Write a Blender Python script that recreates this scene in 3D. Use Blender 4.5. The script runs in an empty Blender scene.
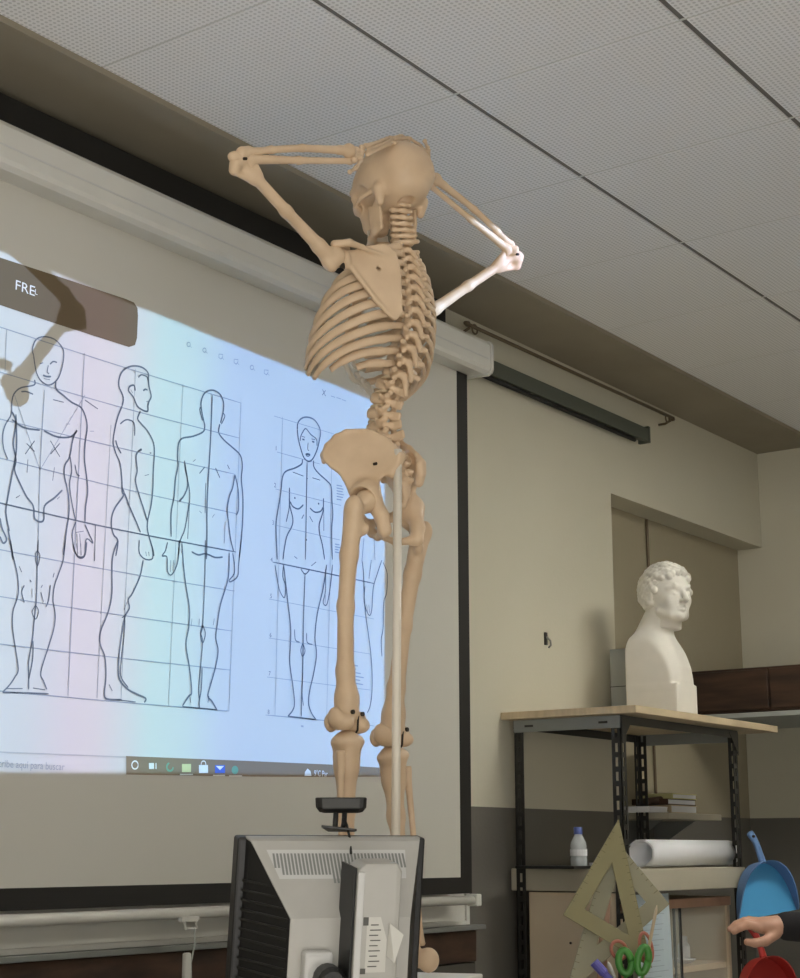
import bpy, bmesh, math, random
import numpy as np
from mathutils import Vector, Matrix
random.seed(7); np.random.seed(7)
S = bpy.context.scene
COL = S.collection
PI = math.pi

# ------------------------------------------------------------------ camera
FPX = 1600.0; PITCH = math.radians(12.7); AZ = math.radians(36.2); HC = 1.2
cP, sP, cA, sA = math.cos(PITCH), math.sin(PITCH), math.cos(AZ), math.sin(AZ)
cd_ = bpy.data.cameras.new('camera'); cam = bpy.data.objects.new('camera', cd_); COL.objects.link(cam)
cam.location = (0, 0, HC); cam.rotation_euler = (PI/2 + PITCH, 0, AZ - PI/2)
cd_.sensor_fit = 'VERTICAL'; cd_.sensor_height = 24.0; cd_.lens = FPX/978*24.0
cd_.clip_start = 0.02; cd_.clip_end = 60
S.camera = cam

# ------------------------------------------------------------------ world, lamps, exposure
W = bpy.data.worlds.new('world'); S.world = W; W.use_nodes = True
W.node_tree.nodes['Background'].inputs[0].default_value = (1.0, 0.95, 0.84, 1)
W.node_tree.nodes['Background'].inputs[1].default_value = 0.10
S.view_settings.view_transform = 'Standard'; S.view_settings.look = 'None'
S.view_settings.gamma = 1.0; S.view_settings.use_curve_mapping = False
S.view_settings.exposure = 0.0
def area(name, loc, target, sx, sy, power, col):
    l = bpy.data.lights.new(name, 'AREA'); l.shape = 'RECTANGLE'; l.size = sx; l.size_y = sy
    l.energy = power; l.color = col
    o = bpy.data.objects.new(name, l); COL.objects.link(o); o.location = loc
    o.rotation_euler = (Vector(target) - Vector(loc)).to_track_quat('-Z', 'Y').to_euler()
    return o
area('window_daylight', (-1.9, -1.0, 1.2), (2.8, 2.4, 1.75), 3.4, 1.5, 80, (1.0, 0.96, 0.86))
fill_sun = bpy.data.lights.new('fill_sun', 'SUN'); fill_sun.energy = 31.0; fill_sun.angle = math.radians(1.0); fill_sun.color = (1.0, .97, .93)
so_ = bpy.data.objects.new('fill_sun', fill_sun); COL.objects.link(so_); so_.rotation_euler = (math.radians(58), 0, 0)     # added light: bounces off the floor behind the camera to brighten the ceiling
# projector lamp: throws a lit rectangle straight at the screen wall
PROJ = Vector((3.734, 0.0, 2.609)); YS = 2.80
IMG = dict(l=2.20, r=3.75)
def build_projector_lamp():
    l = bpy.data.lights.new('projector_beam', 'SPOT'); l.energy = 385; l.spot_size = math.radians(120); l.spot_blend = 0.0
    l.shadow_soft_size = 0.006; l.use_nodes = True
    o = bpy.data.objects.new('projector_beam', l); COL.objects.link(o); o.location = PROJ
    o.rotation_euler = (PI/2, 0, 0)              # looks along +Y, local x = world x, local y = world z
    nt = l.node_tree; N = nt.nodes; L = nt.links
    em = N['Emission']
    tc = N.new('ShaderNodeTexCoord'); sp = N.new('ShaderNodeSeparateXYZ'); L.new(tc.outputs['Normal'], sp.inputs[0])
    def m(op, a, b=None, c=None):
        n = N.new('ShaderNodeMath'); n.operation = op
        for i, v in enumerate((a, b, c)):
            if v is None: continue
            if isinstance(v, (int, float)): n.inputs[i].default_value = v
            else: L.new(v, n.inputs[i])
        return n.outputs[0]
    az = m('ABSOLUTE', sp.outputs[2])
    tx = m('DIVIDE', sp.outputs[0], az); ty = m('DIVIDE', sp.outputs[1], az)
    D = YS - PROJ.y
    X = m('MULTIPLY_ADD', tx, D, PROJ.x); Z = m('MULTIPLY_ADD', ty, D, PROJ.z)
    # slight keystone: the top falls and the foot rises towards the right
    top = m('MULTIPLY_ADD', X, -0.0225, 2.600); bot = m('MULTIPLY_ADD', X, 0.030, 1.294)
    soft = 260.0
    def step(v): 
        n = N.new('ShaderNodeClamp'); L.new(m('MULTIPLY', v, soft), n.inputs[0]); return n.outputs[0]
    mask = m('MULTIPLY', m('MULTIPLY', step(m('SUBTRACT', X, IMG['l'])), step(m('SUBTRACT', IMG['r'], X))),
             m('MULTIPLY', step(m('SUBTRACT', top, Z)), step(m('SUBTRACT', Z, bot))))
    # inverse-square and cosine are evened out by the projector's optics
    r2 = m('ADD', m('ADD', m('MULTIPLY', tx, tx), m('MULTIPLY', ty, ty)), 1.0)
    even = m('POWER', r2, 1.5)
    cr = N.new('ShaderNodeValToRGB'); e = cr.color_ramp
    L.new(m('MULTIPLY_ADD', X, 0.5, -0.9), cr.inputs[0])        # colour-wheel bands across the picture
    stops = [(0.0, (.384, .56, .85)), (.25, (.384, .56, .85)), (.305, (.39, .53, .82)), (.37, (.49, .50, .80)), (.41, (.50, .52, .80)), (.46, (.40, .58, .84)), (.50, (.30, .646, .89)), (.56, (.29, .62, .92)), (.63, (.21, .475, 1.0)), (1.0, (.19, .46, 1.0))]
    while len(e.elements) < len(stops): e.elements.new(0.5)
    for el, (p, c) in zip(e.elements, stops): el.position = p; el.color = (*c, 1)
    L.new(cr.outputs[0], em.inputs['Color']); L.new(m('MULTIPLY', mask, even), em.inputs['Strength'])
    return o
build_projector_lamp()

# ------------------------------------------------------------------ pixel -> world helpers (pixel gives a direction, a plane gives the distance)
def ray(px, py):
    r = (px-400)/FPX; u = (489-py)/FPX
    fh = cP - u*sP; up = sP + u*cP
    return np.array([fh*cA + r*sA, fh*sA - r*cA, up])
CAM = np.array([0, 0, HC])
def atY(px, py, y): d = ray(px, py); return CAM + d*(y/d[1])
def atX(px, py, x): d = ray(px, py); return CAM + d*(x/d[0])
def atZ(px, py, z): d = ray(px, py); return CAM + d*((z-HC)/d[2])
def atD(px, py, dist): d = ray(px, py); return CAM + d*(dist/math.hypot(d[0], d[1]))

# ------------------------------------------------------------------ materials
def mat(name, col, rough=0.6, metal=0.0, noise=0.0, nscale=20, bump=0.0, col2=None, spec=0.5, coat=0.0, emis=None, trans=0.0, alpha=1.0, sss=0.0, stretch=None):
    m = bpy.data.materials.new(name); m.use_nodes = True
    nt = m.node_tree; b = nt.nodes['Principled BSDF']; L = nt.links
    b.inputs['Base Color'].default_value = (*col, 1); b.inputs['Roughness'].default_value = rough
    b.inputs['Metallic'].default_value = metal; b.inputs['Specular IOR Level'].default_value = spec
    b.inputs['Coat Weight'].default_value = coat
    b.inputs['Transmission Weight'].default_value = trans; b.inputs['Alpha'].default_value = alpha
    if sss: b.inputs['Subsurface Weight'].default_value = sss; b.inputs['Subsurface Radius'].default_value = (.01, .006, .003)
    if emis: b.inputs['Emission Color'].default_value = (*emis[0], 1); b.inputs['Emission Strength'].default_value = emis[1]
    if noise or bump or col2:
        tc = nt.nodes.new('ShaderNodeTexCoord'); nz = nt.nodes.new('ShaderNodeTexNoise'); nz.inputs['Scale'].default_value = nscale
        nz.inputs['Detail'].default_value = 6
        src = tc.outputs['Object']
        if stretch:
            mp = nt.nodes.new('ShaderNodeMapping'); mp.inputs['Scale'].default_value = stretch; L.new(src, mp.inputs[0]); src = mp.outputs[0]
        L.new(src, nz.inputs['Vector'])
        if noise or col2:
            cr = nt.nodes.new('ShaderNodeValToRGB'); cr.color_ramp.elements[0].position = .3; cr.color_ramp.elements[1].position = .7
            c2 = col2 if col2 else tuple(max(0, c*(1-noise)) for c in col)
            cr.color_ramp.elements[0].color = (*c2, 1); cr.color_ramp.elements[1].color = (*col, 1)
            L.new(nz.outputs['Fac'], cr.inputs[0]); L.new(cr.outputs[0], b.inputs['Base Color'])
        if bump:
            bp = nt.nodes.new('ShaderNodeBump'); bp.inputs['Strength'].default_value = bump; bp.inputs['Distance'].default_value = .004
            L.new(nz.outputs['Fac'], bp.inputs['Height']); L.new(bp.outputs[0], b.inputs['Normal'])
    return m
M = {}
def wall_mat(name, k, t=(1, 1, 1)):
    m = mat(name, (.66, .62, .52), .75, bump=.15, nscale=60)
    nt = m.node_tree; L = nt.links; b = nt.nodes['Principled BSDF']
    g = nt.nodes.new('ShaderNodeNewGeometry'); sp = nt.nodes.new('ShaderNodeSeparateXYZ'); L.new(g.outputs['Position'], sp.inputs[0])
    nz = nt.nodes.new('ShaderNodeTexNoise'); nz.inputs['Scale'].default_value = 2.2; L.new(g.outputs['Position'], nz.inputs['Vector'])
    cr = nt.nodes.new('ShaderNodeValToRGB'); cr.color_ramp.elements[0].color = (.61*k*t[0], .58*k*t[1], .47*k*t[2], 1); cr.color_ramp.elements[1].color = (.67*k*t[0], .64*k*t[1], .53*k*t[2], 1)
    L.new(nz.outputs['Fac'], cr.inputs[0])
    gt = nt.nodes.new('ShaderNodeMath'); gt.operation = 'GREATER_THAN'; gt.inputs[1].default_value = 1.335; L.new(sp.outputs[2], gt.inputs[0])
    mx = nt.nodes.new('ShaderNodeMix'); mx.data_type = 'RGBA'; L.new(gt.outputs[0], mx.inputs[0])
    mx.inputs[6].default_value = (.165, .155, .135, 1); L.new(cr.outputs[0], mx.inputs[7]); L.new(mx.outputs[2], b.inputs['Base Color'])
    return m
M['wall'] = wall_mat('wall_paint', 1.0); M['wall_shaded'] = wall_mat('recess_shaded', .60, (1.05, .98, .86))  # second one: wall paint darkened in colour for the shade in the recess
def ceil_mat():
    m = mat('perforated_panel', (.80, .80, .80), .6)
    nt = m.node_tree; L = nt.links; b = nt.nodes['Principled BSDF']
    tc = nt.nodes.new('ShaderNodeTexCoord'); mp = nt.nodes.new('ShaderNodeMapping'); mp.inputs['Scale'].default_value = (78, 78, 0)
    L.new(tc.outputs['Object'], mp.inputs[0])
    vo = nt.nodes.new('ShaderNodeTexVoronoi'); vo.voronoi_dimensions = '2D'; vo.inputs['Randomness'].default_value = 0; vo.inputs['Scale'].default_value = 1
    L.new(mp.outputs[0], vo.inputs['Vector'])
    cr = nt.nodes.new('ShaderNodeValToRGB'); cr.color_ramp.elements[0].position = .24; cr.color_ramp.elements[1].position = .36
    cr.color_ramp.elements[0].color = (.64, .64, .65, 1); cr.color_ramp.elements[1].color = (.90, .90, .91, 1)
    L.new(vo.outputs['Distance'], cr.inputs[0]); L.new(cr.outputs[0], b.inputs['Base Color'])
    return m
M['panel'] = ceil_mat()
M['strip'] = mat('ceiling_border_shaded', (.33, .29, .22), .7, noise=.15, nscale=3)  # beige-brown border, its colour darkened for the shade it lies in
M['grid'] = mat('ceiling_grid', (.62, .62, .60), .5)
M['gap'] = mat('ceiling_gap', (.16, .15, .14), .8)
M['floor'] = mat('floor_tile', (.50, .49, .47), .5, noise=.25, nscale=8)
M['canvas'] = mat('screen_canvas', (.62, .605, .555), .9, spec=.1)
M['black'] = mat('black_border', (.012, .011, .010), .6)
M['white_metal'] = mat('white_metal', (.72, .71, .66), .4, noise=.08, nscale=6)
M['ink'] = mat('projected_line', (.17, .19, .22), .9, spec=0)
M['ink2'] = mat('projected_thin_line', (.33, .36, .40), .9, spec=0)
M['shade'] = mat('projected_dark_box', (.17, .13, .085), .9, spec=0)
M['task'] = mat('projected_task_bar', (.27, .20, .135), .9, spec=0)
M['pwhite'] = mat('projected_white', (.80, .79, .74), .9, spec=0)
M['pgrey'] = mat('projected_grey', (.36, .38, .40), .9, spec=0)
M['pblue'] = mat('projected_blue', (.10, .16, .5), .9, spec=0)
M['pyellow'] = mat('projected_yellow', (.6, .58, .3), .9, spec=0)
M['pgreen'] = mat('projected_green', (.18, .36, .24), .9, spec=0)
M['bone'] = mat('bone_plastic', (.72, .54, .365), .48, col2=(.62, .45, .295), nscale=14, bump=.08, sss=.0)
M['disc'] = mat('disc_plastic', (.66, .52, .35), .55)
M['cart'] = mat('cartilage_plastic', (.70, .64, .54), .35)
M['dark'] = mat('dark_hole', (.03, .022, .016), .7)
M['pole'] = mat('cream_pole', (.78, .72, .62), .35)
M['plinth'] = mat('white_board', (.80, .78, .74), .5)
M['green_metal'] = mat('green_metal', (.085, .095, .075), .5)
M['rod'] = mat('bronze_rod', (.17, .13, .085), .45, metal=.5)
M['wood_top'] = mat('pale_board', (.66, .53, .35), .55, noise=.2, nscale=6, stretch=(1, 8, 1))
M['chip'] = mat('cream_board', (.70, .58, .42), .6, noise=.05, nscale=8)
M['beige'] = mat('beige_board_edge', (.52, .48, .38), .6, noise=.1, nscale=5)
M['post'] = mat('black_angle_iron', (.022, .021, .019), .45)
M['slot'] = mat('post_slot', (.46, .45, .40), .8)
M['plaster'] = mat('white_plaster', (.84, .81, .74), .65, noise=.05, nscale=12, bump=.1)
M['darkwood'] = mat('dark_wood', (.085, .045, .028), .5, col2=(.03, .017, .012), nscale=7, stretch=(1, .5, 4))
M['redwood'] = mat('reddish_wood', (.50, .30, .20), .5, noise=.2, nscale=12)
M['paper'] = mat('white_paper', (.82, .83, .86), .7)
M['paper2'] = mat('list_paper', (.60, .70, .76), .7)
M['glass'] = mat('cabinet_glass', (.75, .8, .75), .05, alpha=.16, spec=.5)
M['bottle'] = mat('clear_plastic', (.80, .85, .88), .12, alpha=.62)
M['capblue'] = mat('blue_cap', (.12, .17, .48), .4)
M['square'] = mat('olive_plastic', (.31, .27, .125), .4, noise=.12, nscale=9)
M['square2'] = mat('olive_plastic_pale', (.36, .335, .22), .4, noise=.12, nscale=9)
M['blue'] = mat('light_blue_plastic', (.10, .42, .80), .35)
M['blued'] = mat('blue_grey_plastic', (.13, .25, .50), .4)
M['red'] = mat('red_plastic', (.42, .03, .025), .4)
M['skin'] = mat('skin', (.58, .33, .23), .5, noise=.15, nscale=20)
M['sleeve'] = mat('black_cloth', (.014, .013, .015), .9)
M['trouser'] = mat('dark_cloth', (.03, .032, .045), .9)
M['hair'] = mat('dark_hair', (.03, .02, .014), .7)
M['silver'] = mat('silver_plastic', (.46, .45, .42), .38, noise=.04, nscale=40)
M['silver_l'] = mat('light_silver_plastic', (.60, .60, .59), .35)
M['blackp'] = mat('black_plastic', (.012, .012, .012), .42)
M['label'] = mat('sticker', (.62, .61, .57), .5)
M['labink'] = mat('sticker_print', (.10, .10, .09), .6)
M['green'] = mat('green_plastic', (.07, .28, .045), .35)
M['pink'] = mat('pink_plastic', (.52, .18, .12), .4)
M['purple'] = mat('blue_violet_plastic', (.13, .12, .45), .4)
M['pline'] = mat('projected_pale_line', (.48, .48, .46), .9, spec=0)
M['listink'] = mat('list_print', (.42, .50, .56), .7)
M['marks'] = mat('scale_print', (.17, .14, .06), .6)
M['grey'] = mat('grey_card', (.42, .44, .42), .6)
M['desk'] = mat('desk_top', (.45, .36, .25), .5, noise=.15, nscale=5)
M['cloth'] = mat('grey_steel', (.25, .26, .25), .5, metal=.3)
M['greyblack'] = mat('grey_black_board', (.075, .07, .06), .6)

# ------------------------------------------------------------------ mesh helpers
def link(name, me, m=None, parent=None, smooth=False):
    o = bpy.data.objects.new(name, me); COL.objects.link(o)
    if m is not None and len(me.materials) == 0: me.materials.append(M[m] if isinstance(m, str) else m)
    if smooth:
        me.polygons.foreach_set('use_smooth', [True]*len(me.polygons))
    if parent is not None:
        o.parent = parent
        o.matrix_parent_inverse = PINV.get(parent.name, Matrix.Identity(4))
    return o
PINV = {}
def thing(name, label, cat, loc=(0, 0, 0), group=None, world=True):
    """Empty at the base of a thing; parts are given in world coordinates when world=True."""
    o = bpy.data.objects.new(name, None); COL.objects.link(o); o.location = loc; o.empty_display_size = .05
    o['label'] = label; o['category'] = cat
    if group: o['group'] = group
    if world: PINV[o.name] = Matrix.Translation(loc).inverted()
    return o
def tag(o, label, cat, group=None):
    o['label'] = label; o['category'] = cat
    if group: o['group'] = group
    return o
def struct(o): o['kind'] = 'structure'; return o
def me_from(v, f, name='m'):
    me = bpy.data.meshes.new(name); me.from_pydata([tuple(map(float, p)) for p in v], [], [tuple(int(i) for i in q) for q in f]); me.update(); return me
class MB:
    def __init__(s): s.v = []; s.f = []
    def add(s, v, f):
        n = len(s.v); s.v += [tuple(map(float, p)) for p in v]; s.f += [tuple(int(i)+n for i in q) for q in f]; return s
    def box(s, x0, x1, y0, y1, z0, z1, mtx=None):
        v = [(x, y, z) for z in (z0, z1) for x, y in ((x0, y0), (x1, y0), (x1, y1), (x0, y1))]
        if mtx is not None: v = [tuple(mtx @ Vector(p)) for p in v]
        return s.add(v, [(3, 2, 1, 0), (4, 5, 6, 7), (0, 1, 5, 4), (1, 2, 6, 5), (2, 3, 7, 6), (3, 0, 4, 7)])
    def tube(s, pts, radii, n=10, caps=True, flat=1.0, up=None):
        pts = [Vector(p) for p in pts]
        if not hasattr(radii, '__len__'): radii = [radii]*len(pts)
        v = []; k = len(pts); ref = None
        for i, p in enumerate(pts):
            t = (pts[min(i+1, k-1)] - pts[max(i-1, 0)])
            if t.length < 1e-9: t = Vector((0, 0, 1))
            t.normalize()
            if up is not None: b = Vector(up) - t*Vector(up).dot(t); 
            else:
                if ref is None: ref = Vector((0, 0, 1)) if abs(t.z) < .9 else Vector((1, 0, 0))
                b = ref - t*ref.dot(t)
            b.normalize(); ref = b; a = t.cross(b)
            for j in range(n):
                th = 2*PI*j/n
                v.append(p + radii[i]*(flat*math.cos(th)*a + math.sin(th)*b))
        f = [(i*n+j, i*n+(j+1) % n, (i+1)*n+(j+1) % n, (i+1)*n+j) for i in range(k-1) for j in range(n)]
        if caps: f += [tuple(range(n-1, -1, -1)), tuple(range((k-1)*n, k*n))]
        return s.add(v, f)
    def lathe(s, prof, c=(0, 0, 0), n=20, mtx=None):
        v = []
        for r, z in prof:
            for j in range(n):
                p = Vector((r*math.cos(2*PI*j/n), r*math.sin(2*PI*j/n), z))
                if mtx is not None: p = mtx @ p
                v.append(p + Vector(c))
        k = len(prof)
        f = [(i*n+j, i*n+(j+1) % n, (i+1)*n+(j+1) % n, (i+1)*n+j) for i in range(k-1) for j in range(n)]
        f += [tuple(range(n-1, -1, -1)), tuple(range((k-1)*n, k*n))]
        return s.add(v, f)
    def prism(s, poly, off):
        """poly: 3-D outline, extruded by vector off."""
        n = len(poly); poly = [Vector(p) for p in poly]; off = Vector(off)
        return s.add(poly + [p+off for p in poly], [tuple(range(n-1, -1, -1)), tuple(range(n, 2*n))] + [(i, (i+1) % n, n+(i+1) % n, n+i) for i in range(n)])
    def build(s, name, m, parent=None, smooth=False, bevel=0.0, seg=2):
        me = me_from(s.v, s.f, name)
        bm = bmesh.new(); bm.from_mesh(me); bmesh.ops.recalc_face_normals(bm, faces=bm.faces); bm.to_mesh(me); bm.free()
        o = link(name, me, m, parent, smooth)
        if bevel:
            b = o.modifiers.new('bevel', 'BEVEL'); b.width = bevel; b.segments = seg; b.limit_method = 'ANGLE'; b.angle_limit = math.radians(40)
        return o
def catmull(pts, sub=6, closed=False):
    pts = [np.array(p, float) for p in pts]; n = len(pts)
    if n < 3: return pts
    out = []
    rng = range(n) if closed else range(n-1)
    for i in rng:
        if closed: p0, p1, p2, p3 = pts[i-1], pts[i], pts[(i+1) % n], pts[(i+2) % n]
        else: p0, p1, p2, p3 = pts[max(i-1, 0)], pts[i], pts[i+1], pts[min(i+2, n-1)]
        for k in range(sub):
            t = k/sub
            out.append(.5*((2*p1) + (p2-p0)*t + (2*p0-5*p1+4*p2-p3)*t*t + (3*p1-p0-3*p2+p3)*t**3))
    if not closed: out.append(pts[-1])
    return out

# ------------------------------------------------------------------ signed-distance modelling (organic forms) -> surface nets
def nets(fn, lo, hi, h):
    lo = np.array(lo, float); hi = np.array(hi, float)
    n = np.maximum(np.ceil((hi-lo)/h).astype(int)+1, 3)
    ax = [lo[i]+h*np.arange(n[i]) for i in range(3)]
    G = np.stack(np.meshgrid(*ax, indexing='ij'), -1)
    V = fn(G.reshape(-1, 3)).reshape(n)
    V[0], V[-1] = np.maximum(V[0], h), np.maximum(V[-1], h)
    V[:, 0], V[:, -1] = np.maximum(V[:, 0], h), np.maximum(V[:, -1], h)
    V[:, :, 0], V[:, :, -1] = np.maximum(V[:, :, 0], h), np.maximum(V[:, :, -1], h)
    ins = V < 0
    c = np.array([ins[i:n[0]-1+i, j:n[1]-1+j, k:n[2]-1+k] for i in (0, 1) for j in (0, 1) for k in (0, 1)])
    s = c.sum(0); act = (s > 0) & (s < 8)
    idx = -np.ones(act.shape, int); ids = np.argwhere(act); idx[act] = np.arange(len(ids))
    acc = np.zeros((len(ids), 3)); cnt = np.zeros(len(ids))
    corners = [(i, j, k) for i in (0, 1) for j in (0, 1) for k in (0, 1)]
    for a in corners:
        for d in range(3):
            if a[d]: continue
            b = list(a); b[d] = 1
            va = V[ids[:, 0]+a[0], ids[:, 1]+a[1], ids[:, 2]+a[2]]; vb = V[ids[:, 0]+b[0], ids[:, 1]+b[1], ids[:, 2]+b[2]]
            x = (va < 0) != (vb < 0)
            t = np.where(x, va/np.where(x, va-vb, 1), 0)
            p = np.tile(np.array(a, float), (len(ids), 1)); p[:, d] = t
            acc[x] += p[x]; cnt[x] += 1
    P = lo + h*(ids + acc/cnt[:, None])
    F = []
    for d in range(3):
        e1, e2 = (d+1) % 3, (d+2) % 3
        sl0 = [slice(None)]*3; sl1 = [slice(None)]*3; sl0[d] = slice(0, -1); sl1[d] = slice(1, None)
        A = ins[tuple(sl0)]; B = ins[tuple(sl1)]
        q = np.argwhere(A != B)
        q = q[(q[:, e1] > 0) & (q[:, e2] > 0) & (q[:, e1] < n[e1]-1) & (q[:, e2] < n[e2]-1)]
        if len(q) == 0: continue
        flip = A[q[:, 0], q[:, 1], q[:, 2]]
        def g(o1, o2):
            r = q.copy(); r[:, e1] -= o1; r[:, e2] -= o2; return idx[r[:, 0], r[:, 1], r[:, 2]]
        f = np.stack([g(1, 1), g(0, 1), g(0, 0), g(1, 0)], -1)
        f[~flip] = f[~flip][:, ::-1]
        F.append(f)
    return P, np.concatenate(F)
def net_mesh(fn, lo, hi, h, relax=2):
    P, F = nets(fn, lo, hi, h)
    for _ in range(relax):                      # one light Laplacian pass takes the stair-steps out
        acc = np.zeros_like(P); cnt = np.zeros(len(P))
        for a in range(4):
            b = (a+1) % 4
            np.add.at(acc, F[:, a], P[F[:, b]]); np.add.at(cnt, F[:, a], 1)
            np.add.at(acc, F[:, b], P[F[:, a]]); np.add.at(cnt, F[:, b], 1)
        P = P*.5 + .5*acc/np.maximum(cnt, 1)[:, None]
    me = bpy.data.meshes.new('net')
    me.vertices.add(len(P)); me.vertices.foreach_set('co', P.ravel())
    me.loops.add(F.size); me.loops.foreach_set('vertex_index', F.ravel().astype(np.int32))
    me.polygons.add(len(F)); me.polygons.foreach_set('loop_start', np.arange(0, F.size, 4, dtype=np.int32))
    me.polygons.foreach_set('loop_total', np.full(len(F), 4, dtype=np.int32))
    me.update(calc_edges=True); me.polygons.foreach_set('use_smooth', np.ones(len(F), bool))
    return me
def smin(a, b, k=.01):
    h = np.clip(.5+.5*(b-a)/k, 0, 1); return b*(1-h)+a*h - k*h*(1-h)
def smax(a, b, k=.01): return -smin(-a, -b, k)
def U(k, *d):
    r = d[0]
    for x in d[1:]: r = smin(r, x, k)
    return r
def ell(p, c, r, R=None):
    q = p-np.array(c, float)
    if R is not None: q = q @ R
    r = np.array(r, float); k0 = np.linalg.norm(q/r, axis=1); k1 = np.linalg.norm(q/(r*r), axis=1)
    return k0*(k0-1)/np.maximum(k1, 1e-9)
def sph(p, c, r): return np.linalg.norm(p-np.array(c, float), axis=1)-r
def cone(p, a, b, ra, rb):
    a = np.array(a, float); b = np.array(b, float); ab = b-a
    t = np.clip(((p-a)@ab)/(ab@ab), 0, 1)
    return np.linalg.norm(p-a-t[:, None]*ab, axis=1)-(ra+(rb-ra)*t)
def chain(p, pts, rad, k=.006):
    if not hasattr(rad, '__len__'): rad = [rad]*len(pts)
    r = None
    for i in range(len(pts)-1):
        d = cone(p, pts[i], pts[i+1], rad[i], rad[i+1]); r = d if r is None else smin(r, d, k)
    return r
def rbox(p, c, hs, r=.003, R=None):
    q = p-np.array(c, float)
    if R is not None: q = q @ R
    q = np.abs(q)-(np.array(hs, float)-r)
    return np.linalg.norm(np.maximum(q, 0), axis=1)+np.minimum(q.max(1), 0)-r
def poly2(u, v, poly):
    """signed distance to a 2-D polygon."""
    poly = np.array(poly, float); n = len(poly)
    d = np.full(len(u), 1e9); s = np.zeros(len(u), bool)
    for i in range(n):
        a, b = poly[i], poly[(i+1) % n]; e = b-a
        wx, wy = u-a[0], v-a[1]
        t = np.clip((wx*e[0]+wy*e[1])/(e@e), 0, 1)
        d = np.minimum(d, (wx-t*e[0])**2+(wy-t*e[1])**2)
        c = ((a[1] > v) != (b[1] > v)) & (u < e[0]*(v-a[1])/(e[1] if e[1] else 1e-12)+a[0])
        s ^= c
    d = np.sqrt(d); return np.where(s, -d, d)
def rotm(rx=0, ry=0, rz=0):
    return np.array(Matrix.Rotation(rz, 3, 'Z') @ Matrix.Rotation(ry, 3, 'Y') @ Matrix.Rotation(rx, 3, 'X'))
def frame(a, b, ref):
    """4x4 with z along a->b, y as near as possible to ref, origin a."""
    a = Vector(a); b = Vector(b); z = (b-a).normalized(); y = Vector(ref); y = (y-z*y.dot(z)).normalized(); x = y.cross(z)
    m = Matrix((x, y, z)).transposed().to_4x4(); m.translation = a; return m

# ------------------------------------------------------------------ the room
YW = 2.90; HCEIL = 2.99; XN = 5.338; XE = 6.75; YN = 3.02; XL = -2.2; YF = -4.6; ZN = 2.54
o = struct(MB().box(XL-.1, XE+.1, YF, YN+.1, -.1, 0).build('floor', 'floor'))
o = struct(MB().box(XL-.1, XE+.1, YF, YN+.1, HCEIL+.03, HCEIL+.13).build('ceiling', 'gap'))
ceil = o
PP = .605; x0s = 2.367; y0s = 2.61
panel = None
for i in range(-7, 8):
    for j in range(0, 8):
        xa = x0s+i*PP; ya = y0s-(j+1)*PP
        if xa > XE-.05 or xa < XL: continue
        w = min(PP, XE-xa)
        if panel is None or w < PP-1e-4:
            mb = MB(); gx, gy = .0035, .008
            mb.box(gx, w-gx, gy, PP-gy, 0, .02)
            me = me_from(mb.v, mb.f, 'ceiling_panel'); me.materials.append(M['panel'])
            if panel is None: panel = me
        else: me = panel
        p = bpy.data.objects.new('ceiling_panel', me); COL.objects.link(p); p.location = (xa, ya, HCEIL); p.parent = ceil
for j in range(0, 8):      # dark main runners between the panel rows, pale cross joints show as the panel edges
    r = MB().box(XL, XE, y0s-(j+1)*PP-.006, y0s-(j+1)*PP+.006, HCEIL+.003, HCEIL+.03).build('ceiling_runner', 'gap', ceil)
for i in range(-7, 8):
    xa = x0s+i*PP
    if XL < xa < XE: MB().box(xa-.003, xa+.003, YF, y0s, HCEIL+.001, HCEIL+.03).build('ceiling_cross_strip', 'grid', ceil)
st = struct(MB().box(XL, XE, y0s-.004, YW, HCEIL-.012, HCEIL+.03).build('trim_1', 'strip'))
MB().box(XL, XE, y0s-.012, y0s+.01, HCEIL-.016, HCEIL+.002).build('edge_bead', 'strip', st)
wl = struct(MB().box(XL, XN, YW, YN+.1, 0, HCEIL+.03).build('wall_back', 'wall'))
MB().box(XN, XE, YW, YN, ZN, HCEIL+.03).build('bulkhead', 'wall', wl)
MB().box(XN, XE, YN, YN+.1, 0, HCEIL+.03).build('recess_wall', 'wall_shaded', wl)
struct(MB().box(XE, XE+.1, YF, YN+.1, 0, HCEIL+.03).build('wall_right', 'wall'))
struct(MB().box(1.3, XE+.1, YF-.1, YF, 0, HCEIL+.03).build('wall_sun_block', 'wall'))  # unseen wall piece added to keep the sun off the right side
struct(MB().box(XL-.1, XL, YF, YN+.1, 0, HCEIL+.03).build('wall_left', 'wall'))
# dark wood board along the wall under the whiteboard
wb = struct(MB().box(XL+.01, 4.315, 2.862, 2.90, .862, .955).build('trim_2', 'darkwood', bevel=.003))
wb2 = struct(MB().box(XL+.01, 4.315, 2.866, 2.90, 0.02, .858).build('trim_3', 'greyblack', bevel=.003))

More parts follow.
